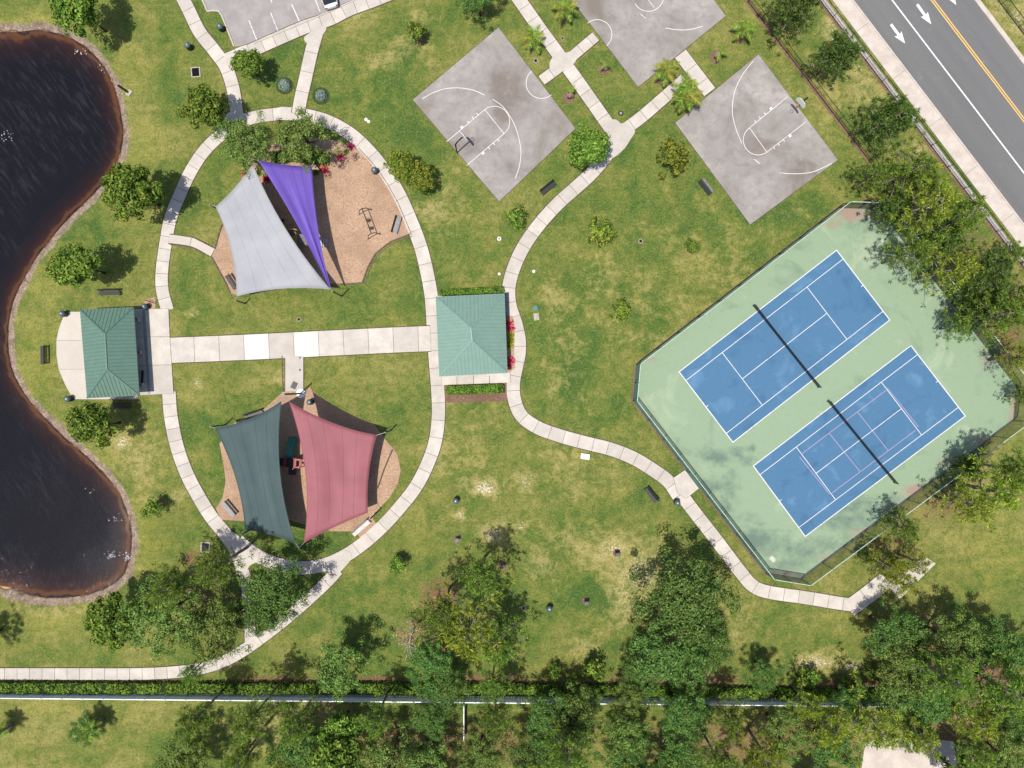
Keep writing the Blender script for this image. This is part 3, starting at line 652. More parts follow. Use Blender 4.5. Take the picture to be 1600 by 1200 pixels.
ribbon(arc(1013, -6, 24, -5, 150), LW, c2); ribbon([(1013, 0), (1022, 12), (1030, 22)][:2], LW, c2, smooth=False)
ribbon([(1001, 22), (1005, 26), (1009, 29)], LW, c2, 'line_worn'); ribbon([(1040, 44), (1055, 46.5), (1070, 47), (1085, 45), (1098, 41)], LW, c2, 'line_worn')
ribbon([(1040, 0), (1055, -12)], LW, c2, smooth=False)

# ------------------------------------------------------------------ tennis
TB = [(994, 570), (989, 626), (1196, 895), (1251, 904), (1583, 657), (1588, 605), (1372, 327), (1311, 325)]      # foot of the fence
def grid_poly(name, pts, z, mat, step, red, stain, white):
    P = gp(pts); bm = bmesh.new(); vs = [bm.verts.new((p[0], p[1], z)) for p in P]; bm.faces.new(vs)
    x0, x1 = min(p[0] for p in P), max(p[0] for p in P); y0, y1 = min(p[1] for p in P), max(p[1] for p in P)
    for k in range(1, int((x1 - x0) / step)):
        bmesh.ops.bisect_plane(bm, geom=bm.verts[:] + bm.edges[:] + bm.faces[:], plane_co=(x0 + k * step, 0, 0), plane_no=(1, 0, 0))
    for k in range(1, int((y1 - y0) / step)):
        bmesh.ops.bisect_plane(bm, geom=bm.verts[:] + bm.edges[:] + bm.faces[:], plane_co=(0, y0 + k * step, 0), plane_no=(0, 1, 0))
    bmesh.ops.recalc_face_normals(bm, faces=bm.faces[:])
    if bm.faces[:][0].normal.z < 0: bmesh.ops.reverse_faces(bm, faces=bm.faces[:])
    me = bpy.data.meshes.new(name); bm.to_mesh(me); bm.free()
    co = np.zeros(len(me.vertices) * 3); me.vertices.foreach_get('co', co); co = co.reshape(-1, 3)
    at = me.attributes.new('mask', 'FLOAT_COLOR', 'POINT'); c = np.ones((len(co), 4))
    c[:, 0] = blobs(co[:, 0], co[:, 1], stain); c[:, 1] = blobs(co[:, 0], co[:, 1], red); c[:, 2] = blobs(co[:, 0], co[:, 1], white)
    at.data.foreach_set('color', c.ravel()); return link(name, me, M[mat])
REDS = [(1330, 334, 26, 12, .95), (1300, 352, 20, 12, .6), (1362, 334, 20, 8, .8), (1556, 690, 40, 10, .8), (1500, 722, 40, 9, .7), (1440, 768, 34, 12, .9), (1400, 795, 30, 10, .6), (1350, 832, 40, 8, .6), (1300, 870, 40, 8, .55), (1225, 897, 40, 7, .6), (1583, 640, 8, 30, .8), (1020, 562, 16, 8, .5), (1540, 560, 14, 26, .5), (1440, 430, 14, 30, .35), (1495, 490, 14, 22, .5)]
STN = [(1120, 715, 22, 12, .7), (1150, 705, 18, 8, .6), (1110, 760, 26, 14, .55), (1135, 790, 12, 24, .5), (1180, 845, 30, 20, .7), (1205, 850, 40, 26, .45), (1330, 790, 60, 22, .5), (1400, 780, 26, 14, .4), (1250, 860, 50, 20, .5), (1340, 352, 40, 14, .35), (1175, 700, 8, 8, .6), (1290, 850, 40, 16, .45), (1400, 800, 40, 14, .5), (1320, 815, 60, 16, .55), (1230, 885, 40, 12, .5), (1140, 760, 18, 40, .45), (1165, 720, 20, 10, .5), (1245, 497, 20, 12, .0), (1060, 700, 10, 30, .3), (1350, 380, 40, 30, .25), (1480, 560, 30, 40, .2)]
WHT = [(1206, 875, 8, 7, 1.0), (1212, 886, 4, 6, .9), (1380, 372, 9, 16, .7), (1430, 436, 16, 6, .55), (1020, 556, 7, 6, .7), (1110, 770, 5, 4, .5), (1260, 850, 4, 4, .8), (1568, 600, 6, 12, .7), (1330, 346, 30, 5, .5)]
tc = grid_poly('tennis_surface', TB, 0.030, 'tgreen', 0.6, REDS, STN, WHT); tag(tc, 'pale green eight sided hard court surface with damp stains', 'tennis surface', kind='structure')
bb = MB(); ccx = sum(p[0] for p in TB) / 8; ccy = sum(p[1] for p in TB) / 8
bb.prism(gp([(ccx + (p[0] - ccx) * 1.012, ccy + (p[1] - ccy) * 1.012) for p in TB]), -0.05, 0.014); bb.build('mulch_edge', M['mulch_red'], tc)
def tennis(corners, label, pick=None):
    A, B, C, Dd = [Vector((*G(*p), 0)) for p in corners]      # A->B is the long side
    o = poly_slab('tennis_court', corners, 0.0, 0.0345, 'tblue', label, 'tennis court')
    def P(u, v): p = A.lerp(B, u).lerp(Dd.lerp(C, u), v); return p
    def ln(u0, v0, u1, v1, w=0.075, z=0.039, mat='line', name='court_line'):
        a, bq = P(u0, v0), P(u1, v1); d = (bq - a).normalized(); q = Vector((-d.y, d.x, 0)) * w / 2
        a = a - d * w / 2; bq = bq + d * w / 2
        mark([tuple((a + q)[:2]), tuple((bq + q)[:2]), tuple((bq - q)[:2]), tuple((a - q)[:2])], name, mat, o, z)
    s = 0.125; sv = 0.2307
    ln(0, 0, 1, 0, .10, .0390); ln(0, 1, 1, 1, .10, .0390); ln(0, 0, 0, 1, .11, .0396); ln(1, 0, 1, 1, .11, .0396)
    ln(0, s, 1, s, z=.0402); ln(0, 1 - s, 1, 1 - s, z=.0402); ln(sv, s, sv, 1 - s, z=.0408); ln(1 - sv, s, 1 - sv, 1 - s, z=.0408); ln(sv, .5, 1 - sv, .5, z=.0414)
    ln(0, .5, .012, .5, z=.0414, name='centre_mark'); ln(.988, .5, 1, .5, z=.0414, name='centre_mark')
    for seg in pick or []:
        ribbon(list(seg), 0.07, o, 'pink_line', 0.0372, smooth=False, name='pickleball_line')
    return o
tennis([(1061, 581), (1307, 391), (1390, 500), (1145, 691)], 'blue tennis court farther from the woods with white lines only')
tennis([(1177, 728), (1423, 540), (1508, 650), (1258, 838)], 'blue tennis court with extra pink pickleball lines',
       [((1252.5, 709), (1384, 610)), ((1300, 770), (1430, 672.5)), ((1249, 714), (1296, 772)), ((1386, 606), (1435, 667)), ((1296, 677.5), (1344, 737.5)), ((1340, 644), (1387.5, 704))])
def net(p0, p1, label):
    a = Vector((*G(*p0), 0.04)); b_ = Vector((*G(*p1), 0.04)); r = empty('tennis_net', (a + b_) / 2); base = r.location; d = (b_ - a); n = 14
    def loc(t, z): return a + d * t - base + Vector((0, 0, z))
    sag = lambda t: 1.07 - 0.155 * (1 - (2 * t - 1) ** 2)
    vs = []; fs = []
    for i in range(n + 1):
        t = i / n; vs += [loc(t, 0.04), loc(t, sag(t))]
    for i in range(n): fs.append((2 * i, 2 * i + 2, 2 * i + 3, 2 * i + 1))
    m = MB().add(vs, fs); m.build('net_mesh', M['net'], r)
    m = MB()
    for i in range(n): m.bar(loc(i / n, sag(i / n)), loc((i + 1) / n, sag((i + 1) / n)), 0.05, 0.10)
    m.build('net_band', M['dark'], r)
    for t in (0, 1):
        m = MB(); p = loc(t, 0); m.tube([p, p + Vector((0, 0, 1.1))], 0.06); m.build('net_post', M['black'], r)
    tag(r, label, 'net', 'tennis nets')
net((1176, 478), (1277, 605), 'dark tennis net across the court with white lines only'); net((1292, 627), (1396, 754), 'dark tennis net across the court with pink lines')

def tennis_fence():
    r = empty('tennis_fence', (*G(1290, 615), 0)); bx, by = r.location.x, r.location.y
    P = [Vector((*G(*p), 0)) - Vector((bx, by, 0)) for p in TB]; FH = 3.0; posts = set()
    pm = MB().tube([(0, 0, -0.1), (0, 0, FH + .05)], 0.045, 8).mesh('post', True); pm.materials.append(M['fence_green'])
    for i in range(len(P)):
        a, b_ = P[i], P[(i + 1) % len(P)]; L = (b_ - a).length; n = max(2, round(L / 3.05)); d = (b_ - a) / n
        open_seg = (3,) if False else ()
        for k in range(n):
            p, q = a + d * k, a + d * (k + 1)
            link('post', pm, parent=r, loc=p)
            m = MB().add([p + Vector((0, 0, .12)), q + Vector((0, 0, .12)), q + Vector((0, 0, FH - .05)), p + Vector((0, 0, FH - .05))], [(0, 1, 2, 3)])
            pan = m.build('mesh_panel', M['screen'] if i in (0, 1, 2, 7) else M['screen_thin'], r)
            m = MB().tube([p + Vector((0, 0, FH)), q + Vector((0, 0, FH))], 0.045, 6); m.build('top_rail', M['fence_rail'], r)
            m = MB().tube([p + Vector((0, 0, .1)), q + Vector((0, 0, .1))], 0.03, 6); m.build('bottom_rail', M['fence_green'], r)
    # gate by the landing
    g0 = Vector((*G(1073, 735), 0)) - Vector((bx, by, 0)); g1 = Vector((*G(1090, 757), 0)) - Vector((bx, by, 0)); off = Vector((-0.10, -0.08, 0))
    m = MB()
    for z in (0.15, 1.1, 2.05): m.bar(g0 + off + Vector((0, 0, z)), g1 + off + Vector((0, 0, z)), .05)
    for p in (g0, g1): m.bar(p + off + Vector((0, 0, .1)), p + off + Vector((0, 0, 2.1)), .06)
    m.build('gate', M['fence_green'], r)
    tag(r, 'tall green mesh fence enclosing both blue tennis courts', 'fence')
M['screen_thin'] = m_screen('thin_green_windscreen', (0.045, 0.15, 0.11), 0.38)
tennis_fence()
#@@PART3
# ------------------------------------------------------------------ foliage meshes (numpy)
def mesh_np(name, co, faces, mat, k):
    me = bpy.data.meshes.new(name); me.vertices.add(len(co)); me.vertices.foreach_set('co', co.astype(np.float32).ravel())
    me.loops.add(faces.size); me.loops.foreach_set('vertex_index', faces.ravel().astype(np.int32))
    me.polygons.add(len(faces)); me.polygons.foreach_set('loop_start', np.arange(0, faces.size, k, dtype=np.int32))
    me.update(calc_edges=True); me.materials.append(mat); return me
def unit(a): return a / (np.linalg.norm(a, axis=-1, keepdims=True) + 1e-9)
def leaves(name, cen, nrm, size, mat, rng, aspect=0.5, fold=0.15):
    n = len(cen); nrm = unit(nrm); t = unit(np.cross(nrm, rng.normal(size=(n, 3)))); u = np.cross(nrm, t)
    s = size[:, None] if isinstance(size, np.ndarray) else size
    base = cen - t * s * .5; tip = cen + t * s * .5; l = cen + u * s * aspect * .5 + nrm * s * fold; r = cen - u * s * aspect * .5 + nrm * s * fold
    co = np.stack([base, l, tip, r], 1).reshape(-1, 3); i = np.arange(n) * 4
    f = np.concatenate([np.stack([i, i + 2, i + 1], 1), np.stack([i, i + 3, i + 2], 1)]); return mesh_np(name, co, f, mat, 3)
def crown_mesh(name, seed, rad, zc, hz, clumps, per, lsize, mat, crad=0.62, lobes=5, lob=0.28, up=0.5):
    rng = np.random.default_rng(seed)
    d = unit(rng.normal(size=(clumps, 3))); d[:, 2] = np.where(d[:, 2] < -0.35, -d[:, 2], d[:, 2])
    ld = unit(rng.normal(size=(lobes, 3)) * np.array([1, 1, .5])); lobe = np.max(np.maximum(0, d @ ld.T) ** 3, axis=1)
    rr = rad * (1 - lob + lob * 1.3 * lobe + rng.normal(size=clumps) * 0.05) * (rng.random(clumps) ** 0.30)
    c = d * rr[:, None] * np.array([1, 1, hz / rad]); c[:, 2] += zc
    cr = crad * (0.7 + 0.6 * rng.random(clumps))
    ld2 = unit(rng.normal(size=(clumps, per, 3))); off = ld2 * (rng.random((clumps, per, 1)) ** 0.4) * cr[:, None, None] * np.array([1, 1, .75])
    p = c[:, None, :] + off; nm = ld2 * 1.35 + d[:, None, :] * 0.45 + np.array([0, 0, up * .7]) + rng.normal(size=p.shape) * 0.28
    p = p.reshape(-1, 3); nm = nm.reshape(-1, 3)
    return leaves(name, p, nm, lsize * (0.7 + 0.6 * rng.random(len(p))), mat, rng)
def trunk_mesh(name, seed, h, r, limbs, spread, mat, z0=0.45):
    rnd = random.Random(seed); m = MB(); pts = [(0, 0, -0.15), (rnd.uniform(-.1, .1), rnd.uniform(-.1, .1), h * .35), (rnd.uniform(-.2, .2), rnd.uniform(-.2, .2), h * .7), (rnd.uniform(-.3, .3), rnd.uniform(-.3, .3), h)]
    m.tube(pts, [r * 1.25, r, r * .65, r * .2], 8)
    for k in range(limbs):
        a = 2 * math.pi * (k + rnd.random() * .6) / limbs; t = z0 + (0.92 - z0) * rnd.random(); zb = h * t; L = spread * (0.55 + .45 * rnd.random()) * (1.15 - .45 * t)
        e = Vector((math.cos(a) * L, math.sin(a) * L, zb + L * rnd.uniform(.15, .45))); s_ = Vector((pts[1][0], pts[1][1], zb)); mid = s_.lerp(e, .5) + Vector((rnd.uniform(-.2, .2), rnd.uniform(-.2, .2), rnd.uniform(-.1, .25)))
        m.tube([s_, mid, e], [r * .42, r * .28, r * .09], 5)
        for q in range(2):
            e2 = mid.lerp(e, .4) + Vector((rnd.uniform(-1, 1), rnd.uniform(-1, 1), rnd.uniform(0, .5))) * L * .32; m.tube([mid, e2], [r * .2, r * .06], 4)
    me = m.mesh(name, True); me.materials.append(mat); return me
def pine_meshes(seed, h, spread, nb, mat, tuft=0.55, needles=22, dens=9, t0=0.42):
    rng = np.random.default_rng(seed); rnd = random.Random(seed); m = MB(); lean = Vector((rnd.uniform(-.3, .3), rnd.uniform(-.3, .3), 0))
    m.tube([(0, 0, -.15), lean * .4 + Vector((0, 0, h * .5)), lean + Vector((0, 0, h))], [.20, .15, .04], 8); cs = []; ds = []
    for k in range(nb):
        t = t0 + (0.98 - t0) * (k + .5) / nb; a = k * 2.4 + rnd.uniform(-.4, .4); L = spread * (1.08 - 0.75 * max(0, t - .5) / .5) * rnd.uniform(.6, 1.05)
        s_ = lean * t + Vector((0, 0, h * t)); e = s_ + Vector((math.cos(a) * L, math.sin(a) * L, L * rnd.uniform(.0, .35))); mid = s_.lerp(e, .55) + Vector((0, 0, L * .06))
        m.tube([s_, mid, e], [.06, .04, .015], 4)
        for q in range(dens):
            u = rnd.uniform(.35, 1.05); p = s_.lerp(e, u); w = L * .30
            p2 = p + Vector((rnd.uniform(-w, w), rnd.uniform(-w, w), rnd.uniform(-.15, .45))); cs.append(p2); ds.append((e - s_).normalized() * .5 + (p2 - p) * .4 + Vector((0, 0, .6)))
            if q % 3 == 0: m.tube([p, p2], [.025, .01], 3)
    cs.append(lean + Vector((0, 0, h + .1))); ds.append(Vector((0, 0, 1)))
    c = np.array([tuple(x) for x in cs]); d = unit(np.array([tuple(x) for x in ds])); n = len(c)
    dirs = unit(rng.normal(size=(n, needles, 3)) + d[:, None, :] * .75); L = tuft * (.6 + .6 * rng.random((n, needles, 1)))
    b0 = c[:, None, :] + dirs * 0.04; tip = c[:, None, :] + dirs * L; side = unit(np.cross(dirs, rng.normal(size=dirs.shape))) * 0.036
    midp = c[:, None, :] + dirs * L * .55
    co = np.stack([b0, midp + side, tip, midp - side], 2).reshape(-1, 3); i = np.arange(n * needles) * 4
    f = np.stack([i, i + 1, i + 2, i + 3], 1); tm = m.mesh('pine_trunk', True); tm.materials.append(M['bark_pale'])
    return tm, mesh_np('pine_crown', co, f, mat, 4)
T = {}
T['mag'] = [(trunk_mesh('trunk', i, 6.4, .15, 7, 2.0, M['bark']), crown_mesh('crown', 10 + i, 2.75, 5.4, 2.5, 120, 44, .38, M['leaf_mag'], .56, 6, .36)) for i in range(4)]
T['mag_yel'] = [(T['mag'][i][0], crown_mesh('crown', 30 + i, 2.75, 5.2, 2.5, 110, 32, .40, M['leaf_yel'], .58, 5, .34)) for i in range(2)]
T['bush'] = [(trunk_mesh('trunk', 50 + i, 2.2, .08, 5, .9, M['bark']), crown_mesh('crown', 52 + i, 1.3, 1.8, 1.3, 46, 18, .30, M['leaf_mag'], .40, 4, .35)) for i in range(3)]
T['bush_yel'] = [(T['bush'][i][0], crown_mesh('crown', 62 + i, 1.3, 1.8, 1.3, 40, 18, .30, M['leaf_yel'], .40, 4, .38)) for i in range(2)]
T['oak'] = [(trunk_mesh('trunk', 70 + i, 8.8, .24, 10, 3.4, M['bark']), crown_mesh('crown', 75 + i, 4.4, 7.0, 3.1, 125, 90, .27, M['leaf_oak'], .74, 10, .62)) for i in range(4)]
T['oak2'] = [(T['oak'][i][0], crown_mesh('crown', 85 + i, 4.4, 7.0, 3.1, 105, 84, .27, M['leaf_oak2'], .72, 10, .66)) for i in range(3)]
T['pine'] = [pine_meshes(90 + i, 9.0, 3.0, 24, M['leaf_pine'], tuft=.48, needles=26, dens=7) for i in range(4)]
T['pine_yel'] = [pine_meshes(110 + i, 9.0, 2.9, 20, M['leaf_pine2'], tuft=.5, needles=24, dens=6) for i in range(3)]
T['open'] = [pine_meshes(120 + i, 13.5, 3.5, 26, M['leaf_pine'], dens=7, t0=.62) for i in range(3)]
T['pine_dark'] = [pine_meshes(140 + i, 7.0, 2.9, 26, M['leaf_pine3'], tuft=.48, needles=30, dens=9) for i in range(3)]
ZC = {'pine_dark': 5.0, 'mag': 5.5, 'mag_yel': 5.2, 'bush': 1.8, 'bush_yel': 1.8, 'oak': 7.2, 'oak2': 7.2, 'pine': 6.6, 'pine_yel': 6.6, 'open': 11.2}
RC = {'pine_dark': 2.8, 'mag': 2.9, 'mag_yel': 2.9, 'bush': 1.35, 'bush_yel': 1.35, 'oak': 4.5, 'oak2': 4.5, 'pine': 2.8, 'pine_yel': 2.8, 'open': 3.3}
trnd = random.Random(4); CNT = {}
NAMES = {'pine_dark': 'pine_tree', 'mag': 'broadleaf_tree', 'mag_yel': 'broadleaf_tree', 'bush': 'young_tree', 'bush_yel': 'young_tree', 'oak': 'oak_tree', 'oak2': 'oak_tree', 'pine': 'pine_tree', 'pine_yel': 'pine_tree', 'open': 'pine_tree'}
def tree(kind, x, y, rpx, label, group=None, zs=1.0, cat='tree', mulch=0.0):
    sc = rpx / S / RC[kind]; hc = ZC[kind] * sc * zs; sc *= (1 - hc / H); hc = ZC[kind] * sc * zs
    p = E(x, y, hc); k = CNT.get(kind, 0); CNT[kind] = k + 1; tm, cm = T[kind][k % len(T[kind])]
    r = empty(NAMES[kind], (p.x, p.y, 0), trnd.uniform(0, 6.28)); r.scale = (sc, sc, sc * zs)
    link('trunk', tm, parent=r); link('crown', cm, parent=r); tag(r, label, cat, group)
    if mulch:
        m = MB(); n = 16; m.prism([(p.x + mulch * math.cos(6.283 * i / n) * trnd.uniform(.85, 1.1), p.y + mulch * math.sin(6.283 * i / n) * trnd.uniform(.85, 1.1)) for i in range(n)], -0.05, 0.022)
        tag(m.build('mulch_ring', M['mulch_red']), 'ring of red mulch under the ' + label.split(' with ')[0].split(' beside ')[0] + ' ' + MR(x, y), 'mulch', kind='structure')
    return r
def MR(x, y): return 'by the pond' if x < 350 else ('by the courts' if y < 330 else 'on the lawn')

tree('mag', 118, 8, 44, 'bright leafy tree on the lawn at the head of the pond')
tree('mag', 317, 170, 36, 'leafy green tree at the bend of the oval path nearest the parking lot')
tree('mag', 386, 98, 26, 'small leafy tree over the link to the parking lot')
tree('mag', 206, 298, 46, 'full leafy tree midway along the pond bank, larger than its neighbours')
tree('mag', 120, 415, 40, 'dark leafy tree beside the bench above the hipped pavilion')
tree('mag', 148, 664, 38, 'leafy tree beside the pond just below the hipped pavilion', mulch=0)
tree('mag', 920, 232, 35, 'dense round bright tree at the fork of the paths by the courts')
tree('mag_yel', 628, 262, 28, 'tree with yellowing leaves hanging over the oval path')
tree('mag_yel', 656, 278, 24, 'smaller yellow leaved tree hard against its twin by the oval path')
tree('bush_yel', 1052, 245, 29, 'yellow tipped tree on the lawn beside the blotchy court')
tree('bush', 653, 50, 18, 'small dark tree on the lawn between the parking lot and a court', mulch=.6)
tree('bush', 805, 339, 18, 'small dark tree on the lawn below the first court and near the path', mulch=.5)
tree('bush_yel', 937, 362, 24, 'bushy yellow green young tree with a red mulch patch', mulch=.9)
tree('bush_yel', 970, 486, 18, 'sparse yellow green sapling alone on the dry lawn')
tree('bush', 1084, 386, 12, 'tiny dark sapling between the tennis fence and the blotchy court', mulch=.55)
tree('bush', 622, 880, 16, 'small young tree beside the lower end of the oval path', mulch=.6)
tree('bush', 240, 793, 17, 'little drooping bush between the pond and the path', mulch=.5)
tree('oak2', 385, 222, 46, 'dark feathery oak over the first playground nearer the pond', zs=.85)
tree('oak2', 472, 213, 54, 'wide feathery oak above the purple sail', zs=.85)
tree('oak', 748, -6, 36, 'dark oak at the lawn edge beyond the first court')
# pond end
tree('mag', 178, 968, 44, 'dense round tree at the tail of the pond')
tree('oak2', 255, 960, 62, 'broad oak next to the dense round tree at the pond tail')
tree('open', 262, 915, 48, 'open pine behind the broad oak at the pond tail'); tree('oak', 425, 925, 56, 'dark oak spreading over the join of the oval path and the hedge path')
tree('oak2', 335, 985, 54, 'pale oak arching over the shaded path'); tree('open', 330, 890, 46, 'thin pine throwing shade on the square drain')
# lawn trees north of the hedge
WN = 'trees on the lawn side of the white fence'
tree('oak2', 530, 1040, 52, 'pale spreading oak straddling the hedge by the curved lawn', WN, zs=1.0)
tree('open', 752, 905, 44, 'thin pine rising from the open lawn with dark shade', WN); tree('pine_yel', 735, 985, 62, 'yellow green pine in the middle of the lawn clump', WN)
tree('open', 690, 960, 44, 'open pine with bare red mulch beneath it on the lawn', WN); tree('oak', 672, 1040, 42, 'dark oak crowding the hedge under the lawn pines', WN)
tree('pine', 780, 1000, 42, 'green pine at the edge of the lawn clump facing the big oak', WN)
tree('oak', 1062, 940, 78, 'very large dark oak standing alone on the dry lawn', WN, zs=.85); tree('oak', 1045, 1030, 62, 'second large oak touching the hedge below the largest oak', WN, zs=.85)
tree('oak', 1100, 1010, 44, 'oak squeezed behind the two large lawn oaks', WN); tree('oak', 1000, 1055, 34, 'low oak beside the hedge at the foot of the large oaks', WN)
tree('oak', 1196, 1052, 30, 'small dark oak by the hedge between lawn and dry grass', WN)
for (k, x, y, r_, l) in [('oak', 1395, 988, 46, 'dark oak just below the concrete pad'), ('pine_yel', 1392, 888, 32, 'yellow green pine shading the concrete pad'), ('pine_yel', 1432, 878, 24, 'bright pine beyond the concrete pad'),
                         ('oak2', 1420, 1034, 52, 'pale oak in the grove beyond the dry grass'), ('oak2', 1490, 1004, 50, 'pale oak standing deep in the grove beside the open meadow'), ('open', 1480, 1060, 50, 'pine rising in the heart of the meadow grove'),
                         ('oak', 1545, 1010, 46, 'dark oak at the meadow edge of the grove'), ('pine', 1560, 1075, 56, 'dark pine at the far corner of the grove'), ('oak', 1595, 1030, 40, 'dark oak at the outer rim of the grove'), ('oak2', 1400, 1085, 40, 'pale oak leaning on the white fence below the grove')]:
    tree(k, x, y, r_, l, 'grove beside the meadow')
for (k, x, y, r_, l) in [('pine', 1412, 826, 30, 'green pine against the tennis fence above the concrete pad'), ('pine_dark', 1352, 870, 14, 'small dark pine at the foot of the tennis fence'), ('pine_yel', 1515, 790, 38, 'bright low pine along the meadow side of the tennis fence'), ('pine_yel', 1560, 770, 52, 'wide yellow pine beyond the tennis fence corner'),
                         ('open', 1590, 735, 44, 'open pine by the meadow at the fence corner'), ('pine_dark', 1512, 728, 22, 'thin dark pine shading the tennis fence rail')]:
    tree(k, x, y, r_, l, 'pines along the meadow side of the tennis fence')
PB = 'pines between the tennis fence and the road'
for i, (k, x, y, r_) in enumerate([('pine', 1365, 275, 34), ('pine', 1420, 265, 48), ('pine_yel', 1450, 320, 58), ('pine_dark', 1395, 330, 36), ('pine', 1500, 345, 52), ('pine', 1425, 395, 44), ('pine_yel', 1490, 420, 50), ('pine_dark', 1545, 430, 54), ('pine', 1560, 490, 52), ('pine', 1600, 470, 44), ('pine', 1500, 510, 26), ('pine_yel', 1595, 560, 36), ('pine_dark', 1470, 370, 44), ('pine', 1440, 290, 40), ('pine', 1580, 395, 26), ('pine_dark', 1525, 480, 40), ('pine', 1600, 620, 22)]):
    cc = (x - 1300) * .795 - y * .606
    tree(k, x, y, r_ * .88, ('bright yellow green pine ' if k == 'pine_yel' else ('dark green pine ' if k == 'pine_dark' else 'mid green pine ')) + ('hanging over the tennis fence' if cc < -80 else ('amid the belt between tennis fence and road' if cc < -50 else 'beside the roadside railing')) + (' near the blotchy court' if y < 340 else (' by the first blue court' if y < 480 else ' beyond the far court corner')), PB)
for (x, y, r_, l) in [(1243, 10, 42, 'dark tree between the inner fence and the roadside railing, farthest from the tennis court'), (1308, 85, 40, 'round dark tree alone on the dry verge between two black fences'), (1392, 185, 44, 'dark forked tree touching the roadside railing')]:
    tree('pine_dark', x, y, r_, l, 'trees on the verge by the road')
# woods beyond the white fence
WD = 'woods beyond the white fence'
wr = random.Random(9)
woods = []
for x in range(300, 1640, 76):
    for yy in (1132, 1180, 1226):
        if 1340 < x < 1510 and yy > 1150: continue
        if x < 390 and yy == 1128: pass
        woods.append((x + wr.uniform(-22, 22), yy + wr.uniform(-10, 14)))
WL = {'oak': 'dense dark green oak in the woods beyond the white fence', 'oak2': 'pale grey green oak in the woods beyond the white fence', 'open': 'open branched pine in the woods beyond the white fence', 'pine_yel': 'yellow green pine in the woods beyond the white fence', 'mag': 'glossy broadleaf tree in the woods beyond the white fence'}
for (x, y) in woods:
    if x < 430: k = wr.choice(['open', 'pine_yel', 'oak2'])
    else: k = wr.choice(['oak', 'oak2', 'oak', 'oak2', 'pine_yel', 'mag', 'open'])
    row = 'close behind' if y < 1158 else ('a little way behind' if y < 1208 else 'deep behind')
    side = 'beside the grassy clearing' if x < 560 else ('near the white spur fence' if x < 800 else ('opposite the large lawn oaks' if x < 1140 else 'beside the gravel clearing'))
    tree(k, x, y, wr.uniform(32, 50), WL[k].split(' in the woods')[0] + ' ' + row + ' the white fence ' + side, WD)
tree('oak', 132, 1138, 26, 'lone dark bushy tree on the grass beyond the white fence', zs=.7)
tree('oak', 1425, 1140, 34, 'dark oak overhanging the gravel clearing'); tree('oak2', -32, 1000, 30, 'pale tree at the water side lawn whose shade reaches the path')

# palms
def frond_mesh(seed, L, mat, fan=False):
    rng = random.Random(seed); vs = []; fs = []; N = 11
    def P(t): return Vector((L * t, 0, 0.55 * L * t * (1 - t * 1.25)))
    for i in range(N):
        a, b_ = P(i / N), P((i + 1) / N); w = .035 * (1 - i / N) + .008; k = len(vs)
        vs += [a + Vector((0, w, 0)), a - Vector((0, w, 0)), b_ - Vector((0, w, 0)), b_ + Vector((0, w, 0))]; fs.append((k, k + 1, k + 2, k + 3))
    for i in range(2, N * 2 + 1):
        t = i / (N * 2); p = P(t); ll = L * .36 * math.sin(math.pi * min(1, .25 + t * .75)) + .10
        for s_ in (-1, 1):
            e = p + Vector((ll * .55, s_ * ll * .8, -ll * rng.uniform(.15, .45))); k = len(vs); vs += [p + Vector((.05, 0, 0)), p - Vector((.05, 0, 0)), e]; fs.append((k, k + 1, k + 2))
    me = MB().add(vs, fs).mesh('frond'); me.materials.append(mat); return me
FR = {'g': [frond_mesh(i, 1.7, M['frond']) for i in range(3)], 'y': [frond_mesh(9 + i, 1.7, M['frond_yel']) for i in range(2)], 'b': [frond_mesh(15, 1.2, M['frond_dead'])]}
def palm(x, y, hpx, hgt, n, kinds, label, spread=1.0, mulch=.75):
    p = Vector((*G(x, y), 0)); r = empty('palm_tree', p, trnd.uniform(0, 6)); m = MB(); bx, by = trnd.uniform(-.15, .15), trnd.uniform(-.15, .15)
    m.tube([(0, 0, -.1), (bx * .5, by * .5, hgt * .5), (bx, by, hgt)], [.24, .17, .14], 10); m.build('trunk', M['bark_pale'], r, True)
    for k in range(n):
        kk = kinds[k % len(kinds)]; me = trnd.choice(FR[kk]); a = k * 2.399; tilt = -0.9 + 1.5 * (k / max(1, n - 1))
        s_ = spread * trnd.uniform(.8, 1.1); link('frond', me, parent=r, loc=(bx, by, hgt - .05), rot=(0, tilt if kk != 'b' else .9, a), scale=(s_,) * 3)
    tag(r, label, 'palm', 'small palms by the courts')
    if mulch:
        q = MB(); q.prism([(p.x + mulch * math.cos(6.283 * i / 14) * trnd.uniform(.85, 1.1), p.y + mulch * math.sin(6.283 * i / 14) * trnd.uniform(.85, 1.1)) for i in range(14)], -.05, .02)
        tag(q.build('mulch_ring', M['mulch_red']), 'red mulch ring around the ' + label, 'mulch', kind='structure')
palm(881, 27, 0, 2.0, 12, 'ggyg', 'palm with upright yellow green fronds between path and smooth court'); palm(831, 70, 0, 1.7, 12, 'gggy', 'green palm between the diagonal path and the first court')
palm(943, 107, 0, 1.2, 6, 'gb', 'sparse stubby palm in the grass wedge below the smooth court', .65); palm(889, 152, 0, 1.4, 6, 'gbb', 'thin half dead palm beside the diagonal path', .6)
palm(1034, 124, 0, 2.2, 14, 'gyyg', 'palm with a yellow half crown at the corner of the smooth court', .95); palm(1066, 162, 0, 2.8, 18, 'gyg', 'largest palm with wide yellow green fronds over the path', 1.25, 0)
palm(1156, 58, 0, 2.0, 11, 'ggg', 'dark green palm near the inner black fence', .95); palm(1118, 90, 0, 1.5, 6, 'gb', 'small bare palm between the dark palm and the blotchy court', .6)
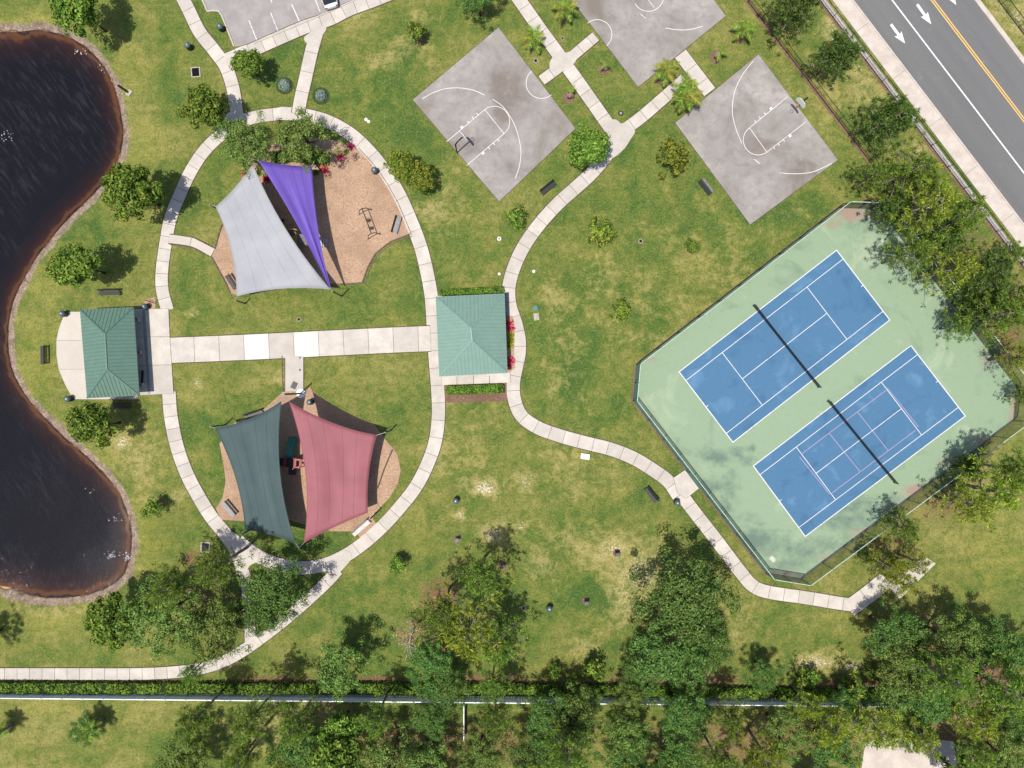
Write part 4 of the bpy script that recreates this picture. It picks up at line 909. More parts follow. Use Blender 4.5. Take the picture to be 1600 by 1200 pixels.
palm(19, 1132, 0, 2.6, 14, 'ggb', 'dark spiky palm on the grass beyond the white fence', 1.0, 0); palm(160, 1122, 0, 2.4, 14, 'ggg', 'low dark palm beside the lone bushy tree beyond the white fence', .85, 0)

# hedges, bed plants
def hedge(poly_c, w, h, label, dens=170, mat='leaf_hedge', ls=.20, seed=1):
    rng = np.random.default_rng(seed); c = resample(catmull(gp(poly_c), .5), .5); a = np.array([tuple(p) for p in c]); L = 0.5 * (len(c) - 1)
    n = int(L * dens); t = rng.random(n) * (len(c) - 1.001); i = t.astype(int); f = (t - i)[:, None]; p = a[i] * (1 - f) + a[i + 1] * f
    nr = np.array([tuple(v) for v in normals2(c)])[i]; lat = (rng.random(n) * 2 - 1); lump = 0.85 + .2 * np.sin(t * 1.3) * np.sin(t * .47 + 1)
    top = rng.random(n) < .65; z = np.where(top, h * lump * (1 - .12 * lat ** 4) + rng.normal(size=n) * .06, rng.random(n) * h); lat = np.where(top, lat, np.sign(lat) * (1 + rng.normal(size=n) * .05))
    p = p + nr * (lat * w / 2)[:, None]; p[:, 2] = np.maximum(z, .05); nm = nr * np.where(top, lat * .5, lat)[:, None] + np.stack([np.zeros(n), np.zeros(n), np.where(top, 1., .2)], 1) + rng.normal(size=(n, 3)) * .45
    r = empty('hedge', c[len(c) // 2]); o = Vector(r.location)
    fo = leaves('foliage', p - np.array(tuple(o)), nm, ls * (.7 + .6 * rng.random(n)), M[mat], rng, .6); link('foliage', fo, parent=r)
    m = MB()
    for k in range(len(c) - 1):
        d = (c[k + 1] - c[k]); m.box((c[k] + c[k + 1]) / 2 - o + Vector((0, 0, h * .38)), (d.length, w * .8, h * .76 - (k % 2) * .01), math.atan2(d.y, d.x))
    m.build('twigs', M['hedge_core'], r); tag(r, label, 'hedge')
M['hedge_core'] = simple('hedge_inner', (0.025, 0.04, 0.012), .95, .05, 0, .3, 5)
hedge([(-14, 1071), (200, 1072), (500, 1072), (800, 1073), (1000, 1076), (1200, 1080), (1430, 1084)], 1.15, 1.0, 'long clipped hedge running in front of the white fence', 130, ls=.26)
hedge([(698, 610), (787, 607)], 1.0, .8, 'clipped box hedge south of the square pavilion', 380, ls=.16, seed=3); hedge([(687, 458), (787, 453.5)], .7, .8, 'narrow clipped hedge north of the square pavilion', 300, ls=.16, seed=4)
poly_slab('mulch_bed', [(693, 604), (697, 601), (789, 597), (795, 602), (796, 622), (793, 627), (696, 629)], -.05, .024, 'mulch_red', 'red mulch bed around the clipped box hedge', 'mulch bed')
poly_slab('mulch_bed', [(684, 453), (789, 448), (790, 458), (685, 463)], -.05, .026, 'mulch_red', 'thin mulch bed under the narrow northern hedge', 'mulch bed')
poly_slab('mulch_bed', [(789, 494), (801, 494), (804, 515), (803, 560), (805, 575), (796, 582), (791, 582)], -.05, .112, 'mulch', 'flower bed beside the square pavilion', 'flower bed')
poly_slab('mulch_bed', [(221, 477), (229, 468), (243, 464), (243, 482), (228, 483)], -.05, .027, 'mulch', 'small mulch corner with a bicycle rack by the hipped pavilion', 'mulch bed')
o = MB().prism([G(-20, 1062), G(800, 1063.5), G(1440, 1075), G(1440, 1079), G(800, 1067), G(-20, 1066)], -.05, .016).build('mulch_bed', M['mulch_red']); tag(o, 'red mulch line along the lawn side of the long hedge', 'mulch bed', kind='structure')
def tuft(x, y, r_, label, mat, n=70, h=.7, name='bed_plant', ls=.42, asp=.22, group=None, z0=0.02):
    rng = np.random.default_rng(int(x * 7 + y)); d = unit(rng.normal(size=(n, 3)) + np.array([0, 0, .7])); d[:, 2] = np.abs(d[:, 2]); cen = d * r_ * (.3 + .5 * rng.random((n, 1))) * np.array([1, 1, h / r_])
    # blades pointing outwards
    s_ = ls * (.7 + .5 * rng.random(n))[:, None]; side = unit(np.cross(d, rng.normal(size=(n, 3)))) * s_ * asp
    a = cen - d * s_ * .5; t = cen + d * s_ * .5; a[:, 2] = np.maximum(a[:, 2], 0.0)
    co = np.stack([a, cen + side, t, cen - side], 1).reshape(-1, 3); i = np.arange(n) * 4
    me = mesh_np('foliage', co, np.stack([i, i + 1, i + 2, i + 3], 1), M[mat], 4); p = G(x, y); r = empty(name, (*p, z0)); link('foliage', me, parent=r)
    st = MB().tube([(0, 0, -.05), (0, 0, h * .5)], [.05, .03], 6); st.build('stem', M['bark'], r); tag(r, label, 'plant', group)
for (x, y, r_, l) in [(549, 230, .62, 'crimson plant at the tip of the playground bed by the path'), (532, 245, .72, 'largest crimson plant below the wide oak'), (508, 266, .58, 'crimson plant nearest the purple sail'), (383, 271, .6, 'crimson plant left of the pale sail tip'), (417, 281, .55, 'dark crimson plant between the pale and purple sails')]:
    tuft(x, y, r_, l, 'leaf_red', 110)
for (x, y, l) in [(796, 505, 'crimson plant at the upper end of the pavilion flower bed'), (797, 513, 'second crimson plant from the upper end of the pavilion flower bed'), (798, 563, 'leggy crimson plant at the lower end of the pavilion flower bed'), (795, 572, 'last crimson plant in the pavilion flower bed near the apron')]:
    tuft(x, y, .62, l, 'leaf_red', 80, z0=.11)
for (x, y, l) in [(798, 524, 'lime yellow plant in the pavilion flower bed beside the crimson pair'), (798, 533, 'lime yellow plant in the middle of the pavilion flower bed'), (797, 541, 'lime yellow plant nearest the bare mulch of the pavilion flower bed')]:
    tuft(x, y, .5, l, 'leaf_lime', 80, ls=.3, asp=.3, z0=.11)
for (x, y, rr_, l) in [(541, 238, .5, 'round green bush between two crimson plants'), (385, 261, .55, 'round green bush above the pale sail tip'), (404, 271, .5, 'round green bush just right of the pale sail tip'), (494, 270, .5, 'dark bush by the upper corner of the purple sail')]:
    tuft(x, y, rr_, l, 'leaf_hedge', 120, .5, 'round_bush', .2, .4)
hedge([(425, 250), (455, 243), (490, 247), (515, 250)], 1.5, .6, 'bright leafy border behind the purple sail', 240, 'leaf_hedge', .22, 8)
def dome(x, y, label):
    p = G(x, y); rng = np.random.default_rng(int(x)); n = 900; d = unit(rng.normal(size=(n, 3))); d[:, 2] = np.abs(d[:, 2]); r = empty('domed_shrub', (*p, 0))
    link('foliage', leaves('foliage', d * np.array([.72, .72, .75]) * (1 + rng.normal(size=(n, 1)) * .03), d + rng.normal(size=(n, 3)) * .3, .13 * (.7 + .6 * rng.random(n)), M['leaf_silver'], rng, .6), parent=r)
    MB().lathe([(.66, -.05), (.64, .3), (.45, .6), (.1, .68)], 16).build('twigs', M['hedge_core'], r, True); tag(r, label, 'shrub')
    q = MB(); q.prism([(p[0] + 1.05 * math.cos(6.283 * i / 18), p[1] + 1.05 * math.sin(6.283 * i / 18)) for i in range(18)], -.05, .018); tag(q.build('shade_ring', M['shade_green']), 'painted shade around the ' + label, 'soil', kind='structure')  # dark disc paints the shade on the grass around the shrub
M['shade_green'] = m_mulch('painted_grass_shade', (.025, .035, .012), (.055, .075, .02), (.10, .12, .04))  # dark green tones of the painted shade rings
dome(445, 134, 'silver green domed shrub on the parking side of the straight path'); dome(502, 150, 'silver green domed shrub on the court side of the straight path')
#@@PART4
# ------------------------------------------------------------------ playground beds and edging
BED1 = [(560, 232), (584, 258), (603, 285), (622, 319), (636, 352), (642, 366), (610, 378), (586, 397), (574, 420), (566, 442), (520, 445), (470, 448), (420, 453), (372, 462), (360, 458), (352, 440), (341, 420), (331, 402), (335, 390), (345, 358), (365, 320), (378, 292), (378, 262), (395, 238), (430, 222), (480, 214), (525, 220)]
BED2 = [(343, 693), (350, 730), (352.7, 753), (348, 777), (337.5, 795), (345.7, 812), (378, 814), (420, 806), (451, 812), (479, 821), (518, 830), (556, 830), (567, 848), (592, 826), (581, 807), (609, 777), (622, 755), (626, 735), (621, 709), (605, 690), (584, 662), (542, 646), (510, 628), (481, 604), (477, 612), (442, 612), (413, 639), (383, 653), (364, 662)]
poly_slab('playground_bed', BED1, -.05, .027, 'mulch', 'tan wood chip bed of the playground under the pale and purple sails', 'mulch bed'); poly_slab('playground_bed', BED2, -.05, .024, 'mulch', 'tan wood chip bed of the playground under the slate and red sails', 'mulch bed')
def edging(pts, label, w=.14, h=.18, step=1.25):
    c = [Vector((*G(*p), 0)) for p in pts]; r = empty('timber_edging', c[0]); o = c[0].copy()
    for i in range(len(c) - 1):
        L = (c[i + 1] - c[i]).length; n = max(1, round(L / step)); d = (c[i + 1] - c[i]) / n; a = math.atan2(d.y, d.x)
        for k in range(n):
            MB().box(c[i] + d * (k + .5) - o + Vector((0, 0, h / 2 - .03)), (d.length - .05, w, h), a).build('timber', M['timber'], r)
    tag(r, label, 'edging')
edging([(641, 366), (610, 378), (586, 397), (574, 420), (566, 442), (520, 445), (470, 448), (420, 453), (372, 462)], 'dark timber edging along the lower rim of the first wood chip bed')
edging([(644, 369), (612, 381), (589, 399), (577, 422), (569, 445)], 'outer timber edging doubled beside the first wood chip bed', .1, .1)
edging([(336, 389), (345, 358), (353, 340)], 'timber edging between ramp and pale sail'); edging([(331, 402), (341, 420), (352, 440), (360, 458)], 'timber edging beside the bench under the pale sail')
edging([(268, 366), (302, 371), (335, 388)], 'timber edging on the upper side of the ramp', .1, .14); edging([(265, 382), (300, 387), (330, 402)], 'timber edging on the lower side of the ramp', .1, .14)
edging([(560, 231), (584, 257), (604, 285), (623, 319), (637, 352), (643, 367)], 'thin dark edging between the first wood chip bed and the oval path', .07, .10)
edging([(441, 556), (442, 612)], 'low brown edging beside the approach to the red sail', .12, .1)

# ------------------------------------------------------------------ shade sails
def post(base_px, top_px_h, label, r=.09, lean=(0, 0)):
    b_ = Vector((*G(*base_px), 0)); h = top_px_h; e = empty('sail_post', b_)
    m = MB(); m.tube([(0, 0, -.1), (lean[0], lean[1], h)], [r, r * .85], 12); m.build('pole', M['black'], e, True)
    MB().lathe([(r * 2.1, -.02), (r * 2.1, .04), (r * 1.5, .05)], 12).build('base_plate', M['dark'], e); m = MB(); m.lathe([(r * .9, h), (r * .95, h + .05), (.02, h + .09)], 12, (lean[0], lean[1], 0)); m.build('cap', M['silver'], e)
    tag(e, label, 'post', 'shade sail posts'); return b_ + Vector((lean[0], lean[1], h - .1))
def base_of(top, h): p = E(top[0], top[1], h); return (p.x * S + 800, 600 - p.y * S)
PT = {}
for k, (tp, h, l) in {'a': ((328, 319.6), 3.0, 'black post at the pond side corner of the pale sail'), 'b': ((368, 469.6), 3.0, 'black post at the lower corner of the pale sail'), 'c': ((519, 455), 4.6, 'black post shared by the pale and purple sails'), 'd': ((396, 249), 5.4, 'black post at the upper tips of the pale and purple sails'), 'e': ((490, 253), 3.2, 'black post at the oak corner of the purple sail'),
                      'f': ((329, 667), 4.3, 'black post at the pond side corner of the slate sail'), 'g': ((443.4, 616), 6.5, 'tallest black mast shared by slate and red sails on a white footing'), 'h': ((378, 835), 2.7, 'black post at the lower corner of the slate sail'), 'i': ((467, 857), 4.0, 'black post joining the lower tips of slate and red sails'), 'j': ((602, 675.7), 3.7, 'black post at the upper corner of the red sail'), 'k': ((578, 811), 3.6, 'black post beside the silver bench by the red sail')}.items():
    PT[k] = post(base_of(tp, h), h, l, .11 if k == 'g' else .085)
def sail(corners, conc, sag, mat, label, attach, along_v=True):
    C = [E(*c) for c in corners]; cen = sum(C, Vector()) / 4; N = 22
    def edge(i, t):
        a, b_ = C[i], C[(i + 1) % 4]; p = a.lerp(b_, t); mid = cen - (a + b_) / 2; L = (b_ - a).length; mid.z = 0
        if mid.length > 0: mid.normalize()
        return p + mid * (conc[i] * L * 4 * t * (1 - t)) + Vector((0, 0, -sag * L * 4 * t * (1 - t) * .35))
    vs = []
    for j in range(N + 1):
        v = j / N
        for i in range(N + 1):
            u = i / N; c0 = edge(0, u); c2 = edge(2, 1 - u); d0 = edge(3, 1 - v); d1 = edge(1, v)
            p = (1 - v) * c0 + v * c2 + (1 - u) * d0 + u * d1 - ((1 - u) * (1 - v) * C[0] + u * (1 - v) * C[1] + u * v * C[2] + (1 - u) * v * C[3])
            uu, vv = (u, v) if along_v else (v, u); p.z += (.10 * math.sin(uu * 9 + vv * 2.2 + cen.x) + .05 * math.sin(uu * 19 - vv * 4)) * (1 if along_v else .5) * (4 * u * (1 - u) * 4 * v * (1 - v)) ** .7; vs.append(p - Vector((cen.x, cen.y, 0)))
    fs = [(j * (N + 1) + i, j * (N + 1) + i + 1, (j + 1) * (N + 1) + i + 1, (j + 1) * (N + 1) + i) for j in range(N) for i in range(N)]
    r = empty('shade_sail', (cen.x, cen.y, 0)); o = Vector((cen.x, cen.y, 0)); f = MB().add(vs, fs).build('fabric', M[mat], r, True)
    md = f.modifiers.new('thick', 'SOLIDIFY'); md.thickness = .012
    for i in range(4):
        MB().tube([edge(i, t / 14) - o for t in range(15)], .022, 5).build('hem', M[mat], r)
    for ci, pk in attach: MB().tube([C[ci] - o, PT[pk] - o], .028, 6).build('cable', M['silver'], r)
    # sewn seams
    for u in (.2, .4, .6, .8):
        i = int(u * N); MB().tube([Vector(vs[j * (N + 1) + i] if along_v else vs[i * (N + 1) + j]) + Vector((0, 0, .008)) for j in range(N + 1)], .020, 4).build('seam', M[mat + '_seam'], r)
    tag(r, label, 'shade sail', 'shade sails')
sail([(395, 257, 5.0), (516, 452, 2.7), (370, 463, 2.7), (337, 323, 2.8)], (.045, .05, .055, .03), .02, 'sail_white', 'pale grey four cornered shade sail over the first playground', [(0, 'd'), (1, 'c'), (2, 'b'), (3, 'a')], False)
sail([(404, 251, 5.0), (487, 260, 3.0), (516.5, 449, 4.1), (515, 449.5, 4.1)], (.03, .03, 0, .02), .02, 'sail_purple', 'bright purple triangular shade sail', [(0, 'd'), (1, 'e'), (2, 'c')])
sail([(336, 669, 4.1), (439.5, 627, 5.9), (462, 849, 3.7), (383, 827, 2.5)], (.055, .06, .03, .05), .02, 'sail_teal', 'slate teal four cornered shade sail over the second playground', [(0, 'f'), (1, 'g'), (2, 'i'), (3, 'h')])
sail([(452, 628, 5.7), (588.4, 680, 3.5), (574.5, 801, 3.0), (475, 848, 3.7)], (.05, .045, .02, .06), .02, 'sail_red', 'dusty red four cornered shade sail over the second playground', [(0, 'g'), (1, 'j'), (2, 'k'), (3, 'i')])
p = base_of((443.4, 616), 6.5); m = MB().lathe([(.56, -.05), (.56, .12), (.5, .14)], 24, (*G(*p), 0)); tag(m.build('post_footing', M['white']), 'round white concrete footing of the tallest mast', 'footing')

# ------------------------------------------------------------------ pavilions
def pavilion(eave, ridge, he, hr, roofm, seamm, label, posts_uv, loc_px):
    r = empty('pavilion', (*G(*loc_px), .09)); o = Vector((*G(*loc_px), .09)); e = [E(x, y, he) - o for x, y in eave]; rd = [E(x, y, hr) - o for x, y in ridge]
    TL, TR, BR, BL = e; ra, rb = rd
    # faces: north, east, south, west
    planes = [(TR, TL, ra, ra), (BR, TR, ra, rb), (BL, BR, rb, rb), (TL, BL, rb, ra)]
    for a, b_, c, d in planes:
        vs = [a, b_, c] + ([d] if (d - c).length > 1e-4 else []); n = (vs[1] - vs[0]).cross(vs[2] - vs[0]).normalized()
        if n.z < 0: n = -n
        th = [v - Vector((0, 0, .07)) for v in vs]; k = len(vs); fs = [tuple(range(k)), tuple(reversed(range(k, 2 * k)))] + [(i, (i + 1) % k, k + (i + 1) % k, k + i) for i in range(k)]
        rp = MB().add(vs + th, fs).build('roof_panel', M[roofm], r)
        # standing seams run up the slope from the eave
        L = (b_ - a).length; ex = (b_ - a).normalized(); uph = Vector((0, 0, 1)).cross(ex); uph.z = 0; uph.normalize(); cenp = (c + d) / 2 - (a + b_) / 2
        if uph.dot(cenp) < 0: uph = -uph
        m = MB(); ns = int(L / .42); poly = [Vector((v.dot(ex), v.dot(uph), 0)) for v in (a, b_, c, d)]
        slope = (c.z - a.z) / ((c - a).dot(uph))
        for q in range(1, ns):
            xx = a.dot(ex) + L * q / ns
            s0, s1 = a.dot(ex), b_.dot(ex); cx_, dx_ = c.dot(ex), d.dot(ex); dep = (c - a).dot(uph)
            if xx > cx_: t = (s1 - xx) / max(1e-6, s1 - cx_)
            elif xx < dx_: t = (xx - s0) / max(1e-6, dx_ - s0)
            else: t = 1
            t = min(1, max(0, t)) * .985; p0 = a + ex * (L * q / ns); p1 = p0 + uph * dep * t + Vector((0, 0, slope * dep * t))
            if t > .04: m.bar(p0 + n * .015, p1 + n * .015, .045, .05)
        m.build('roof_seams', M[seamm], rp)['kind'] = 'stuff'
    for a, b_ in ((TL, ra), (TR, ra), (BR, rb), (BL, rb), (ra, rb)):
        MB().bar(a + Vector((0, 0, .03)), b_ + Vector((0, 0, .03)), .15, .06).build('ridge_cap', M[seamm], r)
    for a, b_ in ((TL, TR), (TR, BR), (BR, BL), (BL, TL)):
        MB().bar(a - Vector((0, 0, .10)), b_ - Vector((0, 0, .10)), .06, .16).build('fascia', M[roofm], r)
    zt = he - .13
    for u, v in posts_uv:
        p = TL.lerp(TR, u).lerp(BL.lerp(BR, u), v); m = MB(); m.box((p.x, p.y, (zt - .09) / 2 + .3), (.2, .2, zt - .75)); c = m.build('column', M['dark'], r)
        MB().box((p.x, p.y, .35), (.5, .5, .72)).build('column_base', M['stone'], r)
    for v in (.12, .88):
        a = TL.lerp(BL, v).lerp(TR.lerp(BR, v), .06); b_ = TL.lerp(BL, v).lerp(TR.lerp(BR, v), .94); MB().bar(a - Vector((0, 0, .14)), b_ - Vector((0, 0, .14)), .14, .2).build('beam', M['dark'], r)
    tag(r, label, 'pavilion', 'green roofed pavilions'); return r
pavilion([(125, 484), (208, 480), (217, 617.5), (136, 622)], [(164, 521), (167.5, 578)], 2.65, 4.3, 'roof', 'roof_seam', 'long hipped pavilion with a dark green metal roof beside the pond', [(.12, .12), (.88, .12), (.12, .5), (.88, .5), (.12, .88), (.88, .88)], (190, 552))
pavilion([(681, 464), (788, 459), (792.5, 582.5), (686.5, 588)], [(735.5, 512), (737.8, 532)], 2.75, 4.9, 'roof2', 'roof2_seam', 'square pavilion with a pale green hipped metal roof', [(.12, .12), (.88, .12), (.12, .88), (.88, .88)], (738, 524))
def picnic(x, y, rz, label):
    r = empty('picnic_table', (*G(x, y), .096), rz); MB().box((0, 0, .74), (1.8, .75, .05)).build('table_top', M['dark'], r)
    for s_ in (-1, 1): MB().box((0, s_ * .68, .44), (1.8, .28, .04)).build('seat', M['dark'], r)
    for s_ in (-1, 1): MB().bar((s_ * .6, -.7, .42), (s_ * .6, .7, .42), .06).bar((s_ * .6, -.45, 0), (s_ * .6, -.2, .72), .06).bar((s_ * .6, .45, 0), (s_ * .6, .2, .72), .06).build('leg', M['black'], r)
    tag(r, label, 'picnic table')
picnic(217, 590, R(87), 'dark picnic table peeking out from under the long hipped roof'); picnic(190, 520, R(87), 'dark picnic table deep under the long hipped roof'); picnic(738, 545, 0, 'dark picnic table under the square pavilion roof')
o = MB().prism(gp([(222.5, 484), (227, 484), (236, 616), (231.5, 616)]), .05, .101).build('grey_band', M['grey']); tag(o, 'grey band along the long hipped pavilion floor', 'drain', kind='structure')  # grey band laid along the edge of the pavilion floor
o = MB().prism(gp([(789.5, 458), (793, 458), (795, 494), (791.5, 494)]), .05, .55).build('shade_block', M['grey']); tag(o, 'low grey block standing for roof shade at the upper corner of the square pavilion', 'shade block')  # grey block built where only the roof shadow falls on the walk

# ------------------------------------------------------------------ benches, bins, small things
def bench(x, y, ang, label, L=2.1, m1='black', m2='dark', z=.02):
    r = empty('bench', (*G(x, y), z), R(-ang))
    for k in range(4): MB().box((0, -.05 + k * -.115, .45), (L, .095, .03)).build('seat_slat', M[m1], r)
    q = Matrix.Rotation(R(-72), 3, 'X')
    for k in range(4): MB().box((0, .10 + k * .035, .56 + k * .115), (L, .02, .095), M=Matrix.Rotation(R(-16), 3, 'X')).build('back_slat', M[m2], r)
    for s_ in (-1, 1): MB().bar((s_ * L * .44, -.42, 0), (s_ * L * .44, -.40, .44), .05).bar((s_ * L * .44, .05, 0), (s_ * L * .44, .22, .98), .05).bar((s_ * L * .44, -.42, .42), (s_ * L * .44, .06, .42), .05).build('leg', M['black'], r)
    tag(r, label, 'bench', 'park benches')
bench(855, 294, -39, 'black bench beside the winding path below the first court'); bench(1102, 293, 53, 'black bench with a pale seat edge beside the blotchy court', 2.1, 'black', 'silver'); bench(1018, 772, 51, 'black bench beside the landing at the tennis gate')
bench(174, 456, -1, 'black bench between the dark leafy tree and the hipped pavilion', 2.5); bench(73, 555, 89, 'dark bench facing the pond beside the crescent terrace', 2.2); bench(619, 352, -74, 'grey bench on the wood chips near the swing frame', 2.1, 'grey', 'dark')
bench(361, 793, 50, 'grey slatted bench on wood chips beside the slate sail', 2.1, 'grey', 'grey'); bench(564, 822, -41, 'silver bench on wood chips at the lower edge of the red sail', 2.5, 'silver', 'silver'); bench(365, 440, 56, 'dark bench half hidden by the lower edge of the pale sail', 1.9)
bench(398, 646, -18, 'black bench at the upper edge of the slate sail', 2.2); bench(194, 632, 0, 'dark bench in tree shade below the hipped pavilion', 2.0)
def bin_(x, y, label, h=.95, r_=.33, z=.02, ring=False):
    r = empty('litter_bin', (*G(x, y), z)); MB().lathe([(r_ * .85, 0), (r_ * .9, .06), (r_ * .98, h * .85), (r_, h * .9)], 18).build('body', M['can'], r, True)
    MB().lathe([(r_ * 1.06, h * .9), (r_ * 1.08, h * .95), (r_ * .8, h * 1.08), (r_ * .42, h * 1.16), (r_ * .3, h * 1.17)], 18).build('lid', M['can_lid'], r, True); MB().lathe([(r_ * .32, h * 1.165), (r_ * .30, h * 1.19), (r_ * .05, h * 1.20)], 12).build('lid_cap', M['silver'], r)
    for k in range(10):
        a = k * .6283; MB().bar((math.cos(a) * r_ * 1.0, math.sin(a) * r_ * 1.0, .06), (math.cos(a) * r_ * 1.05, math.sin(a) * r_ * 1.05, h * .88), .035).build('slat', M['black'], r)
    tag(r, label, 'bin', 'litter bins')
for (x, y, l) in [(348, 47, 'litter bin on the grass beside the parking lot kerb'), (298, 76, 'litter bin standing on a sandy ring near the square drain'), (104, 491, 'litter bin at the upper tip of the crescent terrace'), (231, 480, 'litter bin at the mulch corner of the hipped pavilion'), (112, 623, 'litter bin at the lower tip of the crescent terrace'), (587, 269, 'litter bin on the wood chips beside the oval path'), (713, 781, 'litter bin on the lawn near white sandy patches'), (858, 948, 'litter bin on the lawn between two grills'), (1056, 784, 'litter bin next to the tennis gate landing'), (487, 628, 'teal topped litter bin beside the tallest mast')]:
    bin_(x, y, l)
def grill(x, y, a, label):
    r = empty('park_grill', (*G(x, y), .02), R(a)); MB().tube([(0, 0, -.1), (0, 0, .75)], .05).build('post', M['black'], r); m = MB()
    m.box((0, 0, .78), (.55, .42, .03)).box((0, .2, .88), (.55, .03, .2)).box((-.27, 0, .88), (.03, .42, .2)).box((.27, 0, .88), (.03, .42, .2)); m.build('firebox', M['black'], r); m = MB()
    for k in range(6): m.bar((-.2 + k * .08, -.2, .95), (-.2 + k * .08, .16, .95), .02)
    m.build('grate', M['grey'], r); tag(r, label, 'grill', 'park grills')
    p = G(x, y); q = MB(); q.prism([(p[0] + .5 * math.cos(6.283 * i / 12) * trnd.uniform(.8, 1.1), p[1] + .5 * math.sin(6.283 * i / 12) * trnd.uniform(.8, 1.1)) for i in range(12)], -.05, .021); tag(q.build('ash_patch', M['mulch_red']), 'bare brown patch under the ' + label, 'soil', kind='structure')
grill(963, 864, 10, 'charcoal grill on the dry lawn near the largest oak'); grill(915, 939, 0, 'charcoal grill between the litter bin and the largest oak'); grill(714, 842, 20, 'charcoal grill on the lawn beside the lawn pines'); grill(785, 883, 30, 'charcoal grill close under the thin lawn pine')
def disc(x, y, r_, label, mat='cover', inner='hole', name='valve_cover', z=.035):
    o = MB().lathe([(r_, -.05), (r_, z), (r_ * .92, z + .01)], 16, (*G(x, y), 0)).build(name, M[mat]); MB().lathe([(r_ * .6, z - .02), (r_ * .6, z + .016)], 14, (*G(x, y), 0)).build('lid', M[inner], o); tag(o, label, 'cover')
for (x, y, r_, l, mt, inn) in [(467, 499, .28, 'round cover on the lawn between pale sail and broad walk', 'cover', 'hole'), (970, 177, .3, 'dark round manhole in the grass corner of two paths', 'hole', 'grey'), (1001, 377, .3, 'round drain on the lawn between two saplings', 'cover', 'hole'), (837, 95, .3, 'sandy sprinkler cover beside the first court', 'cover', 'hole'), (879, 60, .22, 'sprinkler cover beside the smooth court palm', 'cover', 'hole'), (818, 950, .3, 'tan round cover beside the lawn pines', 'cover', 'hole'), (1515, 967, .28, 'round cover out on the open meadow', 'cover', 'hole'), (780, 428, .16, 'white sprinkler cap near the narrow hedge', 'white', 'white'), (834, 424, .18, 'white sprinkler cap on the lawn side of the winding path', 'white', 'white'), (572, 187, .2, 'left one of two white caps on the lawn by the oval path, nearer the path', 'white', 'white'), (576, 190, .18, 'right one of two white caps on the lawn by the oval path, nearer the court', 'white', 'white'), (780, 373, .25, 'pale sprinkler cover on the lawn by the small dark tree', 'white', 'cover'), (469, 559, .11, 'dark cleanout cap near the broad walk', 'hole', 'grey'), (469, 578, .13, 'dark cleanout cap near the tallest mast', 'hole', 'grey')]:
    disc(x, y, r_, l, mt, inn, z=.10 if 'cleanout' in l else .035)
def drain(x, y, a, label):
    r = empty('square_drain', (*G(x, y), 0), R(a)); m = MB()
    for s_ in (-1, 1): m.box((s_ * .5, 0, .02), (.14, 1.24, .12)).box((0, s_ * .56, .018), (.86, .12, .12))
    m.build('frame', M['stone'], r); MB().box((0, 0, -.02), (.86, 1.0, .04)).build('pit', M['hole'], r); m = MB()
    for k in range(7): m.box((-.36 + k * .12, 0, .02), (.03, 1.0, .03))
    m.build('grate', M['black'], r); tag(r, label, 'drain')
drain(306, 113, 4, 'square grated drain on the lawn beside the upper oval path'); drain(321, 855, -3, 'square grated drain in pine shade beside the lower oval path')
def box_(x, y, d, a, mat, label, name='utility_box'):
    r = empty(name, (*G(x, y), 0), R(a)); MB().box((0, 0, d[2] / 2 - .03), d).build('body', M[mat], r); MB().box((0, 0, d[2] - .01), (d[0] * 1.06, d[1] * 1.06, .05)).build('lid', M['white' if mat == 'white' else mat], r); tag(r, label, 'utility box')
box_(914, 713, (1.0, .62, .3), -8, 'white', 'low white utility box beside the winding path'); box_(836, 482, (.65, .5, .35), 25, 'fence_green', 'green utility box beside the bend of the winding path'); box_(838, 495, (.6, .8, .08), 8, 'stone', 'tan slab cover next to the green utility box'); box_(460, 602, (.62, .8, .06), -25, 'dark', 'dark tilted panel lying on the approach slab')
# bicycle rack
r = empty('bicycle_rack', (*G(231, 470), .02), R(-20)); 
for k in range(3): MB().tube([(k * .35, 0, -.1), (k * .35, 0, .7), (k * .35 + .12, 0, .82), (k * .35 + .24, 0, .7), (k * .35 + .24, 0, -.1)], .03, 6).build('hoop', M['black'], r)
tag(r, 'black bicycle rack on the mulch corner by the hipped pavilion', 'bicycle rack')
r = empty('outfall_pipe', (*G(194, 140), -.1), R(-35)); MB().tube([(-.9, 0, .05), (.7, 0, .15)], .14, 10).build('pipe', M['hole'], r); MB().box((.75, 0, .08), (.5, .8, .25)).build('headwall', M['stone'], r); tag(r, 'dark outfall pipe with a pale headwall on the pond bank', 'pipe')

